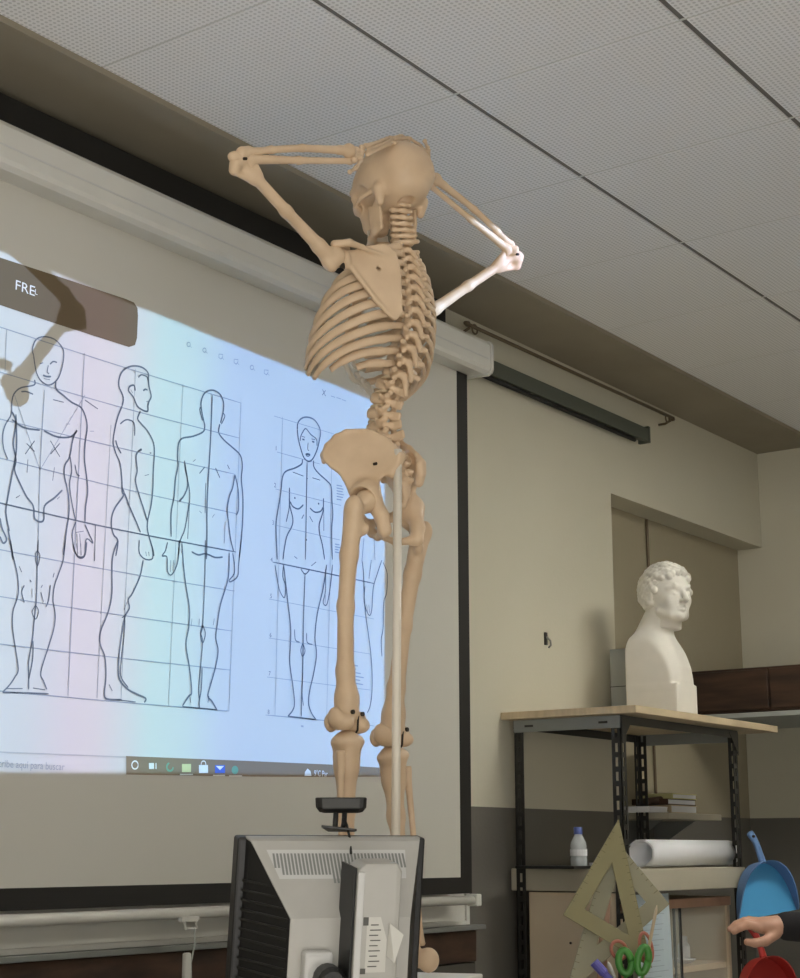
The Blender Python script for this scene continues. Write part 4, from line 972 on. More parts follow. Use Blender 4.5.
# things inside the cabinet
def jar(name, px, py, y, w, h, m, label, cat, z=None, neck=.6):
    p = atY(px, py, y); z0 = p[2] if z is None else z
    return tag(MB().lathe([(w*.9, 0), (w, .004), (w, h*.62), (w*neck, h*.78), (w*neck, h*.97), (w*neck*.9, h)], (p[0], y, z0), 14).build(name, m, smooth=False), label, cat)
jar('glass_jar', 684, 955, 2.62, .022, .085, 'paper', 'small white jar inside the cabinet behind the glass', 'jar', .8205)
p = atY(690, 965, 2.56); tag(MB().lathe([(.02, 0), (.038, .012), (.040, .016), (.036, .014), (.018, .004)], (p[0], 2.58, .8205), 16).build('white_dish', 'paper', smooth=True), 'flat white dish on the inner shelf of the cabinet', 'dish')
for k, (px, lab) in enumerate(((676, 'white knob hanging at the left in the cabinet'), (693, 'white knob hanging at the right in the cabinet'))):
    p = atY(px, 903, 2.56); mb = MB(); mb.tube([(p[0], 2.56, 1.022), (p[0], 2.56, p[2]+.008)], .003, 6); mb.lathe([(.003, .010), (.010, .006), (.012, 0), (.008, -.007), (.002, -.009)], (p[0], 2.56, p[2]), 10); tag(mb.build('hanging_knob', 'paper', smooth=True), lab, 'knob')
# list of names taped on the front
p0 = atY(643, 895, 2.452); p1 = atY(677, 895, 2.452)
lst = thing('paper_list', 'pale blue printed paper list hanging on the cabinet front beside the set squares', 'paper', (.5*(p0[0]+p1[0]), 2.45, .60))
v = []; NS = 8
for i in range(NS+1):
    f = i/NS; z = p0[2]-f*.42; bow = .006*math.sin(f*2.4)
    for g in range(4): v.append((p0[0]+(p1[0]-p0[0])*g/3, 2.484-.012*math.sin(g/3*PI)-bow, z))
me = me_from(v, [(i*4+g, i*4+g+1, i*4+g+5, i*4+g+4) for i in range(NS) for g in range(3)]); sh = link('sheet', me, 'paper2', lst); so = sh.modifiers.new('solid', 'SOLIDIFY'); so.thickness = .001
mb = MB()
for i in range(20):
    z = p0[2]-.03-i*.016; w = .5+.35*random.random()
    mb.box(p0[0]+.012, p0[0]+.012+(p1[0]-p0[0]-.03)*w, 2.4655-.006*math.sin(min(1, (p0[2]-z)/.42)*2.4), 2.4665-.006*math.sin(min(1, (p0[2]-z)/.42)*2.4), z, z+.002)
mb.build('printed_lines', 'listink', lst)
# roll of paper on the middle board
yr = 2.535; ra, rb = atY(641, 858, yr)[0], atY(728, 858, yr)[0]
rl = thing('paper_roll', 'thick roll of white drawing paper lying on the shelf board', 'paper roll', (.5*(ra+rb), yr, 1.1405))
prf = []
for i in range(40):
    t = i/39*4.2*PI; r = .046-.0016*t/2; prf.append((r*1.12*math.cos(t+.6), r*math.sin(t+.6)))
v = []; n = len(prf)
for x in (ra, rb): v += [(x, yr+a, 1.1875+b) for a, b in prf]
ro = link('rolled_sheet', me_from(v, [(i, i+1, n+i+1, n+i) for i in range(n-1)]), 'paper', rl, True); so = ro.modifiers.new('solid', 'SOLIDIFY'); so.thickness = .0012
# water bottle
bp = atX(579, 868, 4.63)
wbt = thing('water_bottle', 'small clear plastic water bottle with a blue cap on the shelf board', 'bottle', (4.63, bp[1], 1.1405))
MB().lathe([(.024, 0), (.027, .004), (.0275, .03), (.026, .034), (.0275, .038), (.0275, .062), (.026, .066), (.0272, .07), (.025, .082), (.016, .100), (.0125, .106), (.0125, .112)], (4.63, bp[1], 1.1405), 18).build('bottle_body', 'bottle', wbt, smooth=True)
MB().lathe([(.0145, .108), (.0145, .128), (.013, .131)], (4.63, bp[1], 1.1405), 16).build('cap', 'capblue', wbt)
mb = MB(); mb.lathe([(.0278, .040), (.0278, .060)], (4.63, bp[1], 1.1405), 18); mb.build('paper_label', 'paper', wbt)
p = atX(592, 866, 4.64); tag(MB().lathe([(.012, 0), (.018, 0), (.018, .018), (.012, .018)], (4.64, p[1]-.01, 1.1405), 16).build('tape_roll', 'paper'), 'small white roll of tape next to the water bottle', 'tape')
fo = tag(MB().box(-.17, .16, -.10, .11, 0, .009, Matrix.Translation((4.63, 2.705, 1.1405)) @ Matrix.Rotation(.06, 4, 'Z')).build('black_folder', 'blackp', bevel=.002), 'thin black folder jutting out over the left end of the shelf board', 'folder')

# ------------------------------------------------------------------ plaster bust
BC = Vector((5.150, 2.615, 1.6455))
bs = thing('plaster_bust', 'white plaster bust of a curly-haired man on the shelf top', 'bust', BC, world=False)
def bust_torso(p):
    prof = [(-.104, .10), (-.104, .250), (-.090, .290), (-.050, .318), (.010, .322), (.050, .285), (.078, .235), (.096, .180), (.100, .135), (.094, .10)]
    d = smax(np.abs(p[:, 0])-.079, poly2(p[:, 1], p[:, 2], prof), .004)
    d = smax(d, ell(p, (0, -.055, .105), (.120, .172, .240)), .006)
    d = smin(d, cone(p, (0, -.045, .26), (0, .010, .385), .070, .055), .028)
    d = smin(d, rbox(p, (0, -.003, .062), (.079, .101, .0625), .004), .003)
    return d
tm = net_mesh(bust_torso, (-.12, -.14, -.005), (.12, .12, .45), .0042, 1)
rnd = random.Random(11); curls = []
for i in range(420):
    ph = math.acos(1-2*(i+.5)/420); th = PI*(1+5**.5)*i
    c = np.array([math.sin(ph)*math.cos(th), math.sin(ph)*math.sin(th), math.cos(ph)])
    q = np.array([0, -.012, .488])+c*np.array([.078, .099, .090])
    if q[2] > .520 or (q[1] < -.005 and q[2] > .430) or (q[2] > .475 and q[1] < .030 and abs(q[0]) > .05):
        if q[1] > .066 and q[2] < .535: continue
        curls.append((q+c*.004, .0095+.0055*rnd.random()))
HT = rotm(0, 0, math.radians(-10))
def bust_head(p):
    d = U(.02, ell(p, (0, -.012, .488), (.075, .096, .087)), ell(p, (0, .030, .446), (.060, .062, .080)), ell(p, (0, .052, .398), (.034, .030, .026)))
    d = smin(d, cone(p, (0, -.02, .36), (0, -.012, .43), .058, .056), .02)
    for s in (-1, 1):
        d = smin(d, chain(p, [(s*.008, .086, .486), (s*.028, .084, .490), (s*.046, .066, .484)], [.007, .008, .006]), .010)
        d = smax(d, -ell(p, (s*.029, .092, .470), (.016, .014, .0095)), .006)
        d = smin(d, ell(p, (s*.029, .072, .469), (.013, .011, .009)), .002)
        d = smin(d, chain(p, [(s*.016, .083, .4635), (s*.029, .084, .4615), (s*.042, .074, .464)], .0022), .002)
        d = smin(d, ell(p, (s*.036, .058, .444), (.018, .018, .018)), .014)
        d = smin(d, chain(p, [(s*.056, .020, .405), (s*.030, .056, .388), (0, .070, .386)], [.011, .011, .013]), .016)
        d = smin(d, ell(p, (s*.075, -.006, .462), (.007, .016, .026)), .005)
        d = smin(d, ell(p, (s*.010, .098, .436), (.007, .008, .006)), .004)
    d = smin(d, chain(p, [(0, .086, .486), (0, .099, .460), (0, .112, .440)], [.0085, .0090, .0105]), .006)
    d = smin(d, chain(p, [(-.018, .084, .4175), (0, .095, .4190), (.018, .084, .4175)], [.004, .0055, .004]), .004)
    d = smin(d, chain(p, [(-.015, .084, .4080), (0, .093, .4060), (.015, .084, .4080)], [.004, .0065, .004]), .004)
    d = smax(d, -chain(p, [(-.020, .092, .4128), (0, .101, .4125), (.020, .092, .4128)], [.002, .0026, .002]), .002)
    d = smin(d, ell(p, (0, .080, .386), (.017, .013, .014)), .008)
    for q, r in curls: d = smin(d, np.sqrt(((p-q)**2).sum(1))-r, .0018)
    return d
hm_ = net_mesh(bust_head, (-.10, -.13, .345), (.10, .135, .60), .0034, 1)
hm_.transform(Matrix.Translation((0, .034, -.026)) @ Matrix.Rotation(math.radians(-27), 4, 'Z'))
tm.materials.append(M['plaster']); hm_.materials.append(M['plaster'])
bm = bmesh.new(); bm.from_mesh(tm); bm.from_mesh(hm_); mj = bpy.data.meshes.new('bust'); bm.to_mesh(mj); bm.free(); mj.materials.append(M['plaster'])
mj.polygons.foreach_set('use_smooth', [True]*len(mj.polygons))
bo = link('bust_figure', mj, None, bs)
bs.rotation_euler = (0, 0, PI)
# scratch mark on the shoulder
# grey box file and a small wooden block behind the bust
q = atY(620, 705, 2.83)
bf = thing('box_file', 'grey upright box file standing behind the bust on the shelf top', 'box file', (q[0]+.04, 2.83, 1.6455))
q[0] += .035; MB().box(q[0]-.02, q[0]+.06, 2.80, 2.875, 1.6455, 1.925).build('case', 'grey', bf, bevel=.002); MB().box(q[0]-.0212, q[0]+.0612, 2.799, 2.876, 1.785, 1.7875).build('lid_seam', 'post', bf)
q = atY(623, 706, 2.74); tag(MB().box(q[0]-.014, q[0]+.014, 2.73, 2.76, 1.6455, 1.6755).build('wooden_block', 'redwood', bevel=.002), 'small brown wooden block on the shelf top behind the bust', 'block')

# ------------------------------------------------------------------ recess: cable, wall shelf with books, dark wall cupboard
q = atY(646, 520, 3.015); tag(MB().tube(catmull([(q[0], 3.012, 2.535), (q[0]+.004, 3.012, 2.2), (q[0]-.006, 3.012, 1.8), (q[0], 3.012, 1.345)], 6), .006, 8).build('cable', 'rod', smooth=True), 'thin dark cable running down the recess wall behind the bust', 'cable')
ws = thing('wall_shelf', 'short grey-brown wall shelf in the recess behind the shelf unit', 'shelf', (5.7, 2.9, 1.31))
MB().box(5.46, 5.915, 2.765, 3.018, 1.310, 1.334).build('shelf_board', 'beige', ws, bevel=.003)
for x in (5.56, 5.83): MB().prism([(x, 3.018, 1.308), (x, 2.84, 1.308), (x, 3.018, 1.20)], (.004, 0, 0)).build('bracket', 'cloth', ws)
for k, (pa, pb2, z0, h, m_, nm, lb, ct, dy) in enumerate([
  (650, 668, 1.3345, .022, 'paper', 'paper_stack', 'flat stack of white paper at the left on the wall shelf', 'paper', .07),
  (671, 697, 1.3345, .030, 'wood_top', 'book', 'cream book lying at the bottom of the pile on the wall shelf', 'book', .09),
  (668, 696, 1.3650, .022, 'darkwood', 'book', 'dark brown book lying on the cream book', 'book', .09),
  (673, 697, 1.3875, .020, 'pyellow', 'book', 'yellowish book on top of the pile on the wall shelf', 'book', .08)]):
    a = atY(pa, 805, 2.80)[0]; b = atY(pb2, 805, 2.80)[0]
    t_ = thing(nm, lb, ct, (.5*(a+b), 2.86, z0), group='books on the wall shelf' if nm == 'book' else None)
    if nm == 'book':
        MB().box(a+.003, b-.003, 2.803, 2.80+dy+.06, z0+.003, z0+h-.003).build('pages', 'paper', t_); mb = MB(); mb.box(a, b, 2.80, 2.80+dy+.062, z0, z0+.003); mb.box(a, b, 2.80, 2.80+dy+.062, z0+h-.003, z0+h); mb.box(a, a+.003, 2.80, 2.80+dy+.062, z0+.003, z0+h-.003); mb.build('cover', m_, t_)
    else:
        for i in range(5): MB().box(a+.002*(i % 2), b-.003*(i % 3), 2.80+.003*(i % 2), 2.80+dy+.08, z0+i*h/5, z0+(i+1)*h/5-.0004).build('sheet_bundle', m_, t_)
a = atY(648, 800, 2.85)[0]; b = atY(668, 800, 2.85)[0]
tag(MB().tube(catmull([(a-.02, 2.86, 1.372), (a+.04, 2.85, 1.378), (b-.03, 2.855, 1.384), (b+.005, 2.86, 1.376)], 6), [.008]+[.015]*16+[.014, .008], 10).build('cloth_bundle', 'darkwood', smooth=True), 'dark brown bundle lying on the white papers of the wall shelf', 'bundle')
cu_ = thing('wall_cupboard', 'dark wooden cupboard hanging low in the corner behind the bust', 'cupboard', (6.45, 2.65, 1.74))
MB().box(6.12, 6.745, 2.25, 3.015, 1.745, 1.925).build('carcass', 'darkwood', cu_, bevel=.003)
MB().box(6.108, 6.119, 2.26, 2.62, 1.755, 1.915).build('door_panel', 'darkwood', cu_, bevel=.003); MB().box(6.108, 6.119, 2.63, 3.005, 1.755, 1.915).build('door_panel', 'darkwood', cu_, bevel=.003)
MB().box(6.10, 6.745, 2.24, 3.015, 1.722, 1.742).build('bottom_board', 'grey', cu_, bevel=.002)

# ------------------------------------------------------------------ dustpans hanging on the front right post
def dustpan(label, px, py, mp, mr, y=2.39):
    c = atY(px, py, y)                               # top of the pan where the handle starts
    root = thing('dustpan', label, 'dustpan', (c[0], y, c[2]-.17), group='plastic dustpans hanging on the shelf post', world=False)
    root.location = c; root.rotation_euler = (math.radians(-4), math.radians(-8), math.radians(-28)); root.scale = (1.16, 1.1, 1.08)
    half = [(.014, -.004), (.040, -.014), (.066, -.036), (.086, -.070), (.100, -.115), (.110, -.170)]
    out = [(-x, z) for x, z in half[::-1]] + [(x, z) for x, z in half]
    out = [tuple(q) for q in catmull(out, 4)]
    n = len(out)
    def dep(z): return .052*max(0.0, (z+.170)/.170)**.7+.004
    v = [(x, 0, z) for x, z in out]+[(x, .003, z) for x, z in out]
    pl = link('pan', me_from(v, [tuple(range(n-1, -1, -1)), tuple(range(n, 2*n))]+[(i, i+1, n+i+1, n+i) for i in range(n-1)]+[(n-1, 0, n, 2*n-1)]), mp, root)
    v = []; f = []
    for x, z in out:
        d = dep(z); k = 1.035
        v += [(x, .003, z), (x*k, -d, z*1.02+.003), (x*k+math.copysign(.004, x), -d, z*1.02+.004), (x+math.copysign(.003, x), .003, z+.001)]
    for i in range(n-1):
        for j in range(4): f.append((i*4+j, i*4+(j+1) % 4, (i+1)*4+(j+1) % 4, (i+1)*4+j))
    link('rim', me_from(v, f), mr, root)
    hd = MB(); hd.tube(catmull([(0, -.028, -.006), (0, -.024, .02), (-.004, -.020, .06), (-.012, -.014, .088), (-.016, -.012, .098)], 4), [.012, .012, .012, .012, .0115, .011, .011, .011, .011, .0115, .012, .0125, .013, .013, .0125, .010, .006], 10, flat=.7); hd.build('handle', mr, root, smooth=True)
    MB().lathe([(.0045, -.002), (.0045, .004)], (-.012, -.024, .082), 10, Matrix.Rotation(PI/2, 4, 'X')).build('hang_hole', 'dark', root)
    return root
dustpan('light blue plastic dustpan hanging on the shelf post', 757, 862, 'blue', 'blued')
dustpan('red plastic dustpan hanging below the blue dustpan', 758, 957, 'red', 'red', 2.388)

# ------------------------------------------------------------------ side table with set squares and pen cup
st_ = thing('side_table', 'low wooden side table in front of the cabinet, carrying the set squares', 'table', (4.12, 2.26, 0))
MB().box(3.88, 4.36, 1.95, 2.42, .770, .795).build('table_top', 'desk', st_, bevel=.003)
for x in (3.92, 4.32):
    for y in (1.99, 2.38): MB().box(x-.02, x+.02, y-.02, y+.02, 0, .77).build('leg', 'desk', st_)
VW = Vector((cA, sA, 0))
def set_square(label, pts, dist, m, tilt=(0, 0, 0), band=13.0, scale_px=1.0, marks=0):
    P = [np.array(q, float) for q in pts]; cen = sum(P)/3
    def inset(b):
        res = []
        for i in range(3):
            a, c, e = P[i-1], P[i], P[(i+1) % 3]
            d1 = (a-c)/np.linalg.norm(a-c); d2 = (e-c)/np.linalg.norm(e-c); bi = (d1+d2)/np.linalg.norm(d1+d2)
            sn = math.sqrt((1-d1@d2)/2); res.append(c+bi*b/sn)
        return res
    I = inset(band)
    O3 = [Vector(atD(*P[i], dist+tilt[i])) for i in range(3)]; I3 = [Vector(atD(*I[i], dist+sum(tilt)/3*.6+tilt[i]*.4)) for i in range(3)]
    nrm = (O3[1]-O3[0]).cross(O3[2]-O3[0]).normalized()
    if nrm.dot(VW) < 0: nrm = -nrm
    I3 = [q-nrm*((q-O3[0]).dot(nrm)) for q in I3]
    th = nrm*.006
    v = O3+I3+[q+th for q in O3+I3]; f = []
    for i in range(3):
        j = (i+1) % 3
        f += [(i, j, 3+j, 3+i), (6+i, 9+i, 9+j, 6+j), (i, 6+i, 6+j, j), (3+i, 3+j, 9+j, 9+i)]
    lowest = min(O3, key=lambda q: q.z)
    t_ = thing('set_square', label, 'set square', (lowest.x, lowest.y, .795), group='blackboard set squares')
    mb = MB(); mb.add(v, f); mb.build('plate', m, t_, bevel=.0012)
    mk = MB()
    for i in (0, 2):
        j = (i+1) % 3; e = O3[j]-O3[i]; L = e.length; e.normalize(); inw = (sum(O3, Vector())/3-(O3[i]+O3[j])/2); inw = (inw-e*inw.dot(e)).normalized()
        for k in range(2, int(L/.02)-1):
            a = O3[i]+e*(k*.02)+inw*.001-nrm*.0004; ln = .014 if k % 5 == 0 else .008
            mk.add([a-e*.0008, a+e*.0008, a+e*.0008+inw*ln, a-e*.0008+inw*ln], [(0, 1, 2, 3)])
    mk.build('scale_marks', 'marks', t_)
    return t_
set_square('olive set square with its right angle pointing left, front of the two', [(618.5, 819), (563, 915), (652, 968)], 4.58, 'square', (.05, .01, -.02), 16)
set_square('paler set square with its right angle pointing right, behind the other', [(611, 834), (669.5, 904), (564, 997)], 4.66, 'square2', (.03, .0, -.03), 17)
a, b = Vector(atD(609, 852, 4.74)), Vector(atD(600, 1003, 4.70)); mb = MB(); r = Vector((sA, -cA, 0))*.013
mb.prism([a-r, a+r, b+r, b-r], VW*.006); tag(mb.build('wooden_ruler', 'redwood', bevel=.001), 'brown wooden ruler standing upright behind the set squares', 'ruler')
# pen cup
cp = Vector(atD(632, 1010, 4.46)); cp.z = .7955
pc = thing('pen_cup', 'dark pen cup holding scissors and markers below the set squares', 'cup', cp)
MB().lathe([(.040, 0), (.043, .003), (.045, .060), (.042, .060), (.040, .006)], cp, 20).build('cup_body', 'blackp', pc, smooth=False)
def scissors(label, c0, m, loops, tip):
    """loops: (px, py, rx, ry, tilt) handle rings; tip: pixel inside the cup."""
    d = 4.46; t_ = thing('scissors', label, 'scissors', cp+Vector((0, 0, .012)), group='scissors in the pen cup')
    for (px, py, rx, ry, ti, dd) in loops:
        o3 = Vector(atD(px, py, d+dd)); ex = Vector((sA, -cA, 0)); ez = Vector((0, 0, 1)); ct, s_ = math.cos(ti), math.sin(ti)
        pts = [o3+ex*(rx*math.cos(q)*ct-ry*math.sin(q)*s_)+ez*(rx*math.cos(q)*s_+ry*math.sin(q)*ct) for q in np.linspace(0, 2*PI, 19)]
        g = MB().tube(pts, .0046 if m == 'pink' else .010, 8).build('handle_ring', m, t_, smooth=True)
        low = o3-ez*(ry*.9); tp = cp+Vector((0, 0, .015))+ex*(.012 if px > 632 else -.012)
        MB().tube([low, low.lerp(tp, .35), tp], [.0075, .006, .003], 8, flat=.5).build('shank', m, t_, smooth=True)
    return t_
scissors('green handled scissors standing in the pen cup', cp, 'green', [(625, 962, .017, .030, .12, -.01), (643, 960, .014, .034, -.2, -.012)], None)
scissors('scissors with thin reddish brown ring handles in the pen cup', cp, 'pink', [(619, 950, .020, .024, .5, .026), (646, 948, .016, .040, .15, .026)], None)
a, b = Vector(atD(594, 962, 4.44)), cp+Vector((-.02, 0, .02)); tag(MB().tube([a, a.lerp(b, .3), a.lerp(b, .32), b], [.013, .013, .010, .009], 12).build('marker', 'purple', smooth=False), 'thick blue violet marker leaning out of the pen cup', 'marker')
a, b = Vector(atD(657, 905, 4.47)), cp+Vector((.022, -.01, .02)); tag(MB().tube([a, a.lerp(b, .06), b], [.001, .0045, .0045], 8).build('paint_brush', 'wood_top', smooth=True), 'slim cream wooden stick leaning out of the pen cup', 'stick')
a, b = Vector(atD(608, 962, 4.50)), cp+Vector((-.006, .022, .02)); tag(MB().tube([a, a.lerp(b, .08), b], [.002, .005, .005], 8).build('pen', 'label', smooth=True), 'grey pen leaning beside the blue violet marker', 'pen')

# ------------------------------------------------------------------ teacher's desk, monitor, webcam
dk = thing('teacher_desk', 'wooden teacher desk under the monitor and the skeleton plinth', 'desk', (2.2, 1.8, 0))
MB().box(1.55, 2.95, 1.25, 2.35, .770, .800).build('desk_top', 'desk', dk, bevel=.004)
for x in (1.6, 2.9):
    for y in (1.3, 2.3): MB().box(x-.025, x+.025, y-.025, y+.025, 0, .77).build('leg', 'cloth', dk)
MB().box(1.6, 2.9, 2.28, 2.30, .35, .77).build('modesty_panel', 'desk', dk)
mc = atD(321, 834, 2.62)
mn = thing('computer_monitor', 'old silver computer monitor with black ribbed sides seen from behind', 'monitor', (mc[0], mc[1], .801), world=False)
mn.rotation_euler = (math.radians(9), 0, AZ-PI/2+math.radians(21))        # local -y looks at the camera, turned to the right
ZT = mc[2]-.801
hw = .142; hd = .098
b0 = MB(); b0.box(-hw-.012, hw+.012, .0, .030, ZT-.305, ZT-.001); b0.build('front_bezel', 'blackp', mn, bevel=.004)
MB().box(-hw+.01, hw-.01, .030, .0315, ZT-.29, ZT-.02).build('screen_glass', 'black', mn)
zt, zm, zb = ZT, ZT-.105, ZT-.30
L0, R0, L1, R1 = -hw, hw, -hw+.048, hw-.046
top = MB(); top.add([(L0, -.004, zt), (R0, -.004, zt), (R0, .004, zt+.001), (L0, .004, zt+.001), (L0+.004, -.014, zt-.004), (R0-.004, -.014, zt-.004), (L1, -hd, zm), (R1, -hd, zm), (L1, -hd, zb), (R1, -hd, zb)],
  [(0, 1, 2, 3), (4, 5, 1, 0), (6, 7, 5, 4), (8, 9, 7, 6), (3, 2, 5, 4)])
bk = top.build('back_shell', 'silver', mn); so = bk.modifiers.new('solid', 'SOLIDIFY'); so.thickness = .003
for s, X_, x1 in ((-1, L0, L1), (1, R0, R1)):
    q = MB(); q.add([(X_, .0, zt-.003), (X_+(-.004)*s, -.013, zt-.006), (x1-s*.001, -hd+.002, zm), (x1-s*.001, -hd+.002, zb), (X_, 0, zb)], [(0, 1, 2, 3, 4)]); sd = q.build('side_panel', 'blackp', mn)
    for k in range(14 if s < 0 else 0):
        z = zm+.04-k*.0145; f = 1.0 if z < zm else max(.15, 1-(z-zm)/.105)
        a = Vector((X_, -.004, z)); b = Vector((X_+(x1-X_)*f, -hd*f+.008, z)); nrm = Vector((s*hd, s*(-s)*(abs(x1-X_)), 0)).normalized()*(.0022)
        r_ = MB(); r_.tube([a+nrm, b+nrm], .0022, 6); r_.build('side_rib', 'blackp', sd)
# vent slots in the sloping top of the back
sl = Vector((0, -hd+.014, zm-(zt-.004)))                      # down the slope
vx0, vx1 = -.106, .104; up0 = Vector((0, -.014, zt-.004)); nn = Vector((0, -1, 0)) - sl*(Vector((0, -1, 0)).dot(sl)/sl.dot(sl)); nn.normalize()
vf = MB()
def vq(x, t, lift=.0006): return Vector((x, 0, 0))+up0+sl*t+nn*lift
vf.add([vq(-.116, .12), vq(.110, .12), vq(.102, .50), vq(-.102, .50)], [(0, 1, 2, 3)]); vf.build('vent_field', 'silver_l', mn)
sm = None
for k in range(38):
    x = vx0+(vx1-vx0)*k/37; ta, tb_ = .17, .45
    if x < -.095 or x > .095: tb_ = .36
    if -.02 < x < .02: tb_ = .56
    if sm is None or tb_ != .45:
        me = me_from([vq(-.0017, ta, .0012), vq(.0017, ta, .0012), vq(.0017, tb_, .0012), vq(-.0017, tb_, .0012)], [(0, 1, 2, 3)]); me.materials.append(M['cloth'])
        if tb_ == .45 and sm is None: sm = me
    else: me = sm
    o = bpy.data.objects.new('vent_slot', me); COL.objects.link(o); o.parent = mn; o.location = (x, 0, 0)
# stand column clipped to the back
cx = .018; w2 = .030
c_ = MB(); c_.prism([(cx-w2, -hd-.055, zm+.080), (cx-w2+.012, -hd-.058, zm+.090), (cx+w2+.002, -hd-.058, zm+.090), (cx+w2+.010, -hd-.055, zm+.078), (cx+w2+.010, -hd-.055, .05), (cx-w2, -hd-.055, .05)], (0, .050, 0))
col_ = c_.build('stand_column', 'silver', mn, bevel=.004)
MB().box(cx-w2-.004, cx-w2-.0005, -hd-.050, -hd+.01, .05, zm+.082).build('column_side', 'blackp', mn)
MB().box(cx-w2-.001, cx-w2+.010, -hd-.060, -hd-.054, .05, zm+.078).build('column_edge', 'silver_l', mn, bevel=.002)
fy = -hd-.0556
MB().box(cx-.012, cx+.020, fy-.0006, fy+.001, zm-.068, zm+.012).build('sticker', 'label', col_)
lab = MB(); lab.box(cx-.018, cx-.010, fy-.0010, fy, zm+.000, zm+.012); lab.box(cx-.019, cx-.011, fy-.0010, fy, zm-.070, zm-.062)
for k in range(9): lab.box(cx-.008+.001*(k % 3), cx+.006+.004*(k % 2), fy-.0012, fy-.0004, zm-.060+k*.0075, zm-.0585+k*.0075)
lab.build('sticker_print', 'labink', col_)
MB().add([(cx+.022, fy-.004, zm+.004), (cx+.042, fy-.012, zm-.012), (cx+.028, fy-.016, zm-.052), (cx+.020, fy-.002, zm-.044)], [(0, 1, 2, 3)]).build('loose_tag', 'label', col_)
MB().box(-.075, -.030, -hd-.020, -hd+.004, zm-.125, zm-.045).build('hinge_bracket', 'silver_l', mn, bevel=.006)
MB().lathe([(.020, -.02), (.022, 0), (.022, .020), (.016, .026)], (-.040, -hd-.026, zm-.082), 16, Matrix.Rotation(PI/2, 4, 'X')).build('hinge_knob', 'blackp', mn, smooth=False)
MB().lathe([(.11, 0), (.11, .012), (.04, .022), (.035, .03)], (.0, -.03, 0), 28).build('stand_foot', 'silver', mn).rotation_euler = (-mn.rotation_euler.x, 0, 0)
MB().box(-.03, .03, -.06, .0, .035, zb+.03).build('stand_neck', 'silver', mn)
# webcam on top of the monitor
wc = atD(341, 830, 2.60)
cmr = thing('webcam', 'black wide webcam clipped on top of the monitor', 'webcam', (wc[0], wc[1], mc[2]+.0015), world=False); cmr.rotation_euler = (0, 0, AZ-PI/2)
zc = atD(341, 805, 2.60)[2]-mc[2]
h_ = MB(); n = 20; sec = []
for x, r in ((-.041, .55), (-.038, .85), (-.030, 1.0), (.030, 1.0), (.038, .85), (.041, .55)): sec.append((x, r))
v = []
for x, r in sec: v += [(x, -.016*r, zc+.010), (x, .016*r, zc+.010), (x*(.97), .016*r, zc-.002-.006*r), (x*.90, .006, zc-.004-.010*r), (x*.90, -.006, zc-.004-.010*r), (x*.97, -.016*r, zc-.002-.006*r)]
k = len(sec); f = [(i*6+j, i*6+(j+1) % 6, (i+1)*6+(j+1) % 6, (i+1)*6+j) for i in range(k-1) for j in range(6)]+[tuple(range(5, -1, -1)), tuple(range((k-1)*6, k*6))]
h_.add(v, f); h_.build('camera_body', 'blackp', cmr, bevel=.002)
for dx in (-.008, .006): MB().tube([(dx, -.004, zc-.010), (dx-.001, -.006, zc-.030), (dx-.004*(1 if dx > 0 else .4), -.004, .004)], .0042, 8).build('neck', 'blackp', cmr, smooth=True)
MB().prism([(-.030, -.030, .008), (.026, -.030, .002), (.022, .018, .0018), (-.022, .018, .0018)], (0, 0, .004)).build('clip', 'blackp', cmr, bevel=.001)
MB().tube([(.004, -.006, zc-.02), (.010, -.020, .012), (.016, -.040, -.012), (.018, -.062, -.032)], .0022, 6).build('cable', 'blackp', cmr, smooth=True)

# ------------------------------------------------------------------ ceiling projector (source of the picture) and ceiling lamp
pr = thing('ceiling_projector', 'white projector hanging from the ceiling behind the viewer', 'projector', PROJ+Vector((0, -.22, -.07)))
MB().box(PROJ.x-.16, PROJ.x+.16, PROJ.y-.32, PROJ.y-.045, PROJ.z-.065, PROJ.z+.055).build('case', 'white_metal', pr, bevel=.012)
MB().lathe([(.034, -.048), (.034, -.012), (.030, -.012), (.028, -.04)], PROJ, 18, Matrix.Rotation(-PI/2, 4, 'X')).build('lens_ring', 'blackp', pr)
MB().tube([(PROJ.x, PROJ.y-.18, PROJ.z+.055), (PROJ.x, PROJ.y-.18, HCEIL)], .02, 12).build('mount_pole', 'white_metal', pr, smooth=True)

cl = thing('ceiling_light', 'white box ceiling light hanging between projector and wall', 'light', (4.8, 1.1, 2.93))
MB().box(4.3, 5.3, 1.0, 1.2, 2.925, 2.985).build('light_box', 'white_metal', cl, bevel=.004)
MB().box(4.32, 5.28, 1.02, 1.18, 2.920, 2.925).build('diffuser', mat('lamp_diffuser', (.9, .9, .86), .5, emis=((1, .97, .88), 2.0)), cl)
area('ceiling_lamp_glow', (4.8, 1.1, 2.918), (4.8, 1.1, 0), .95, .16, 29, (1.0, .97, .86))

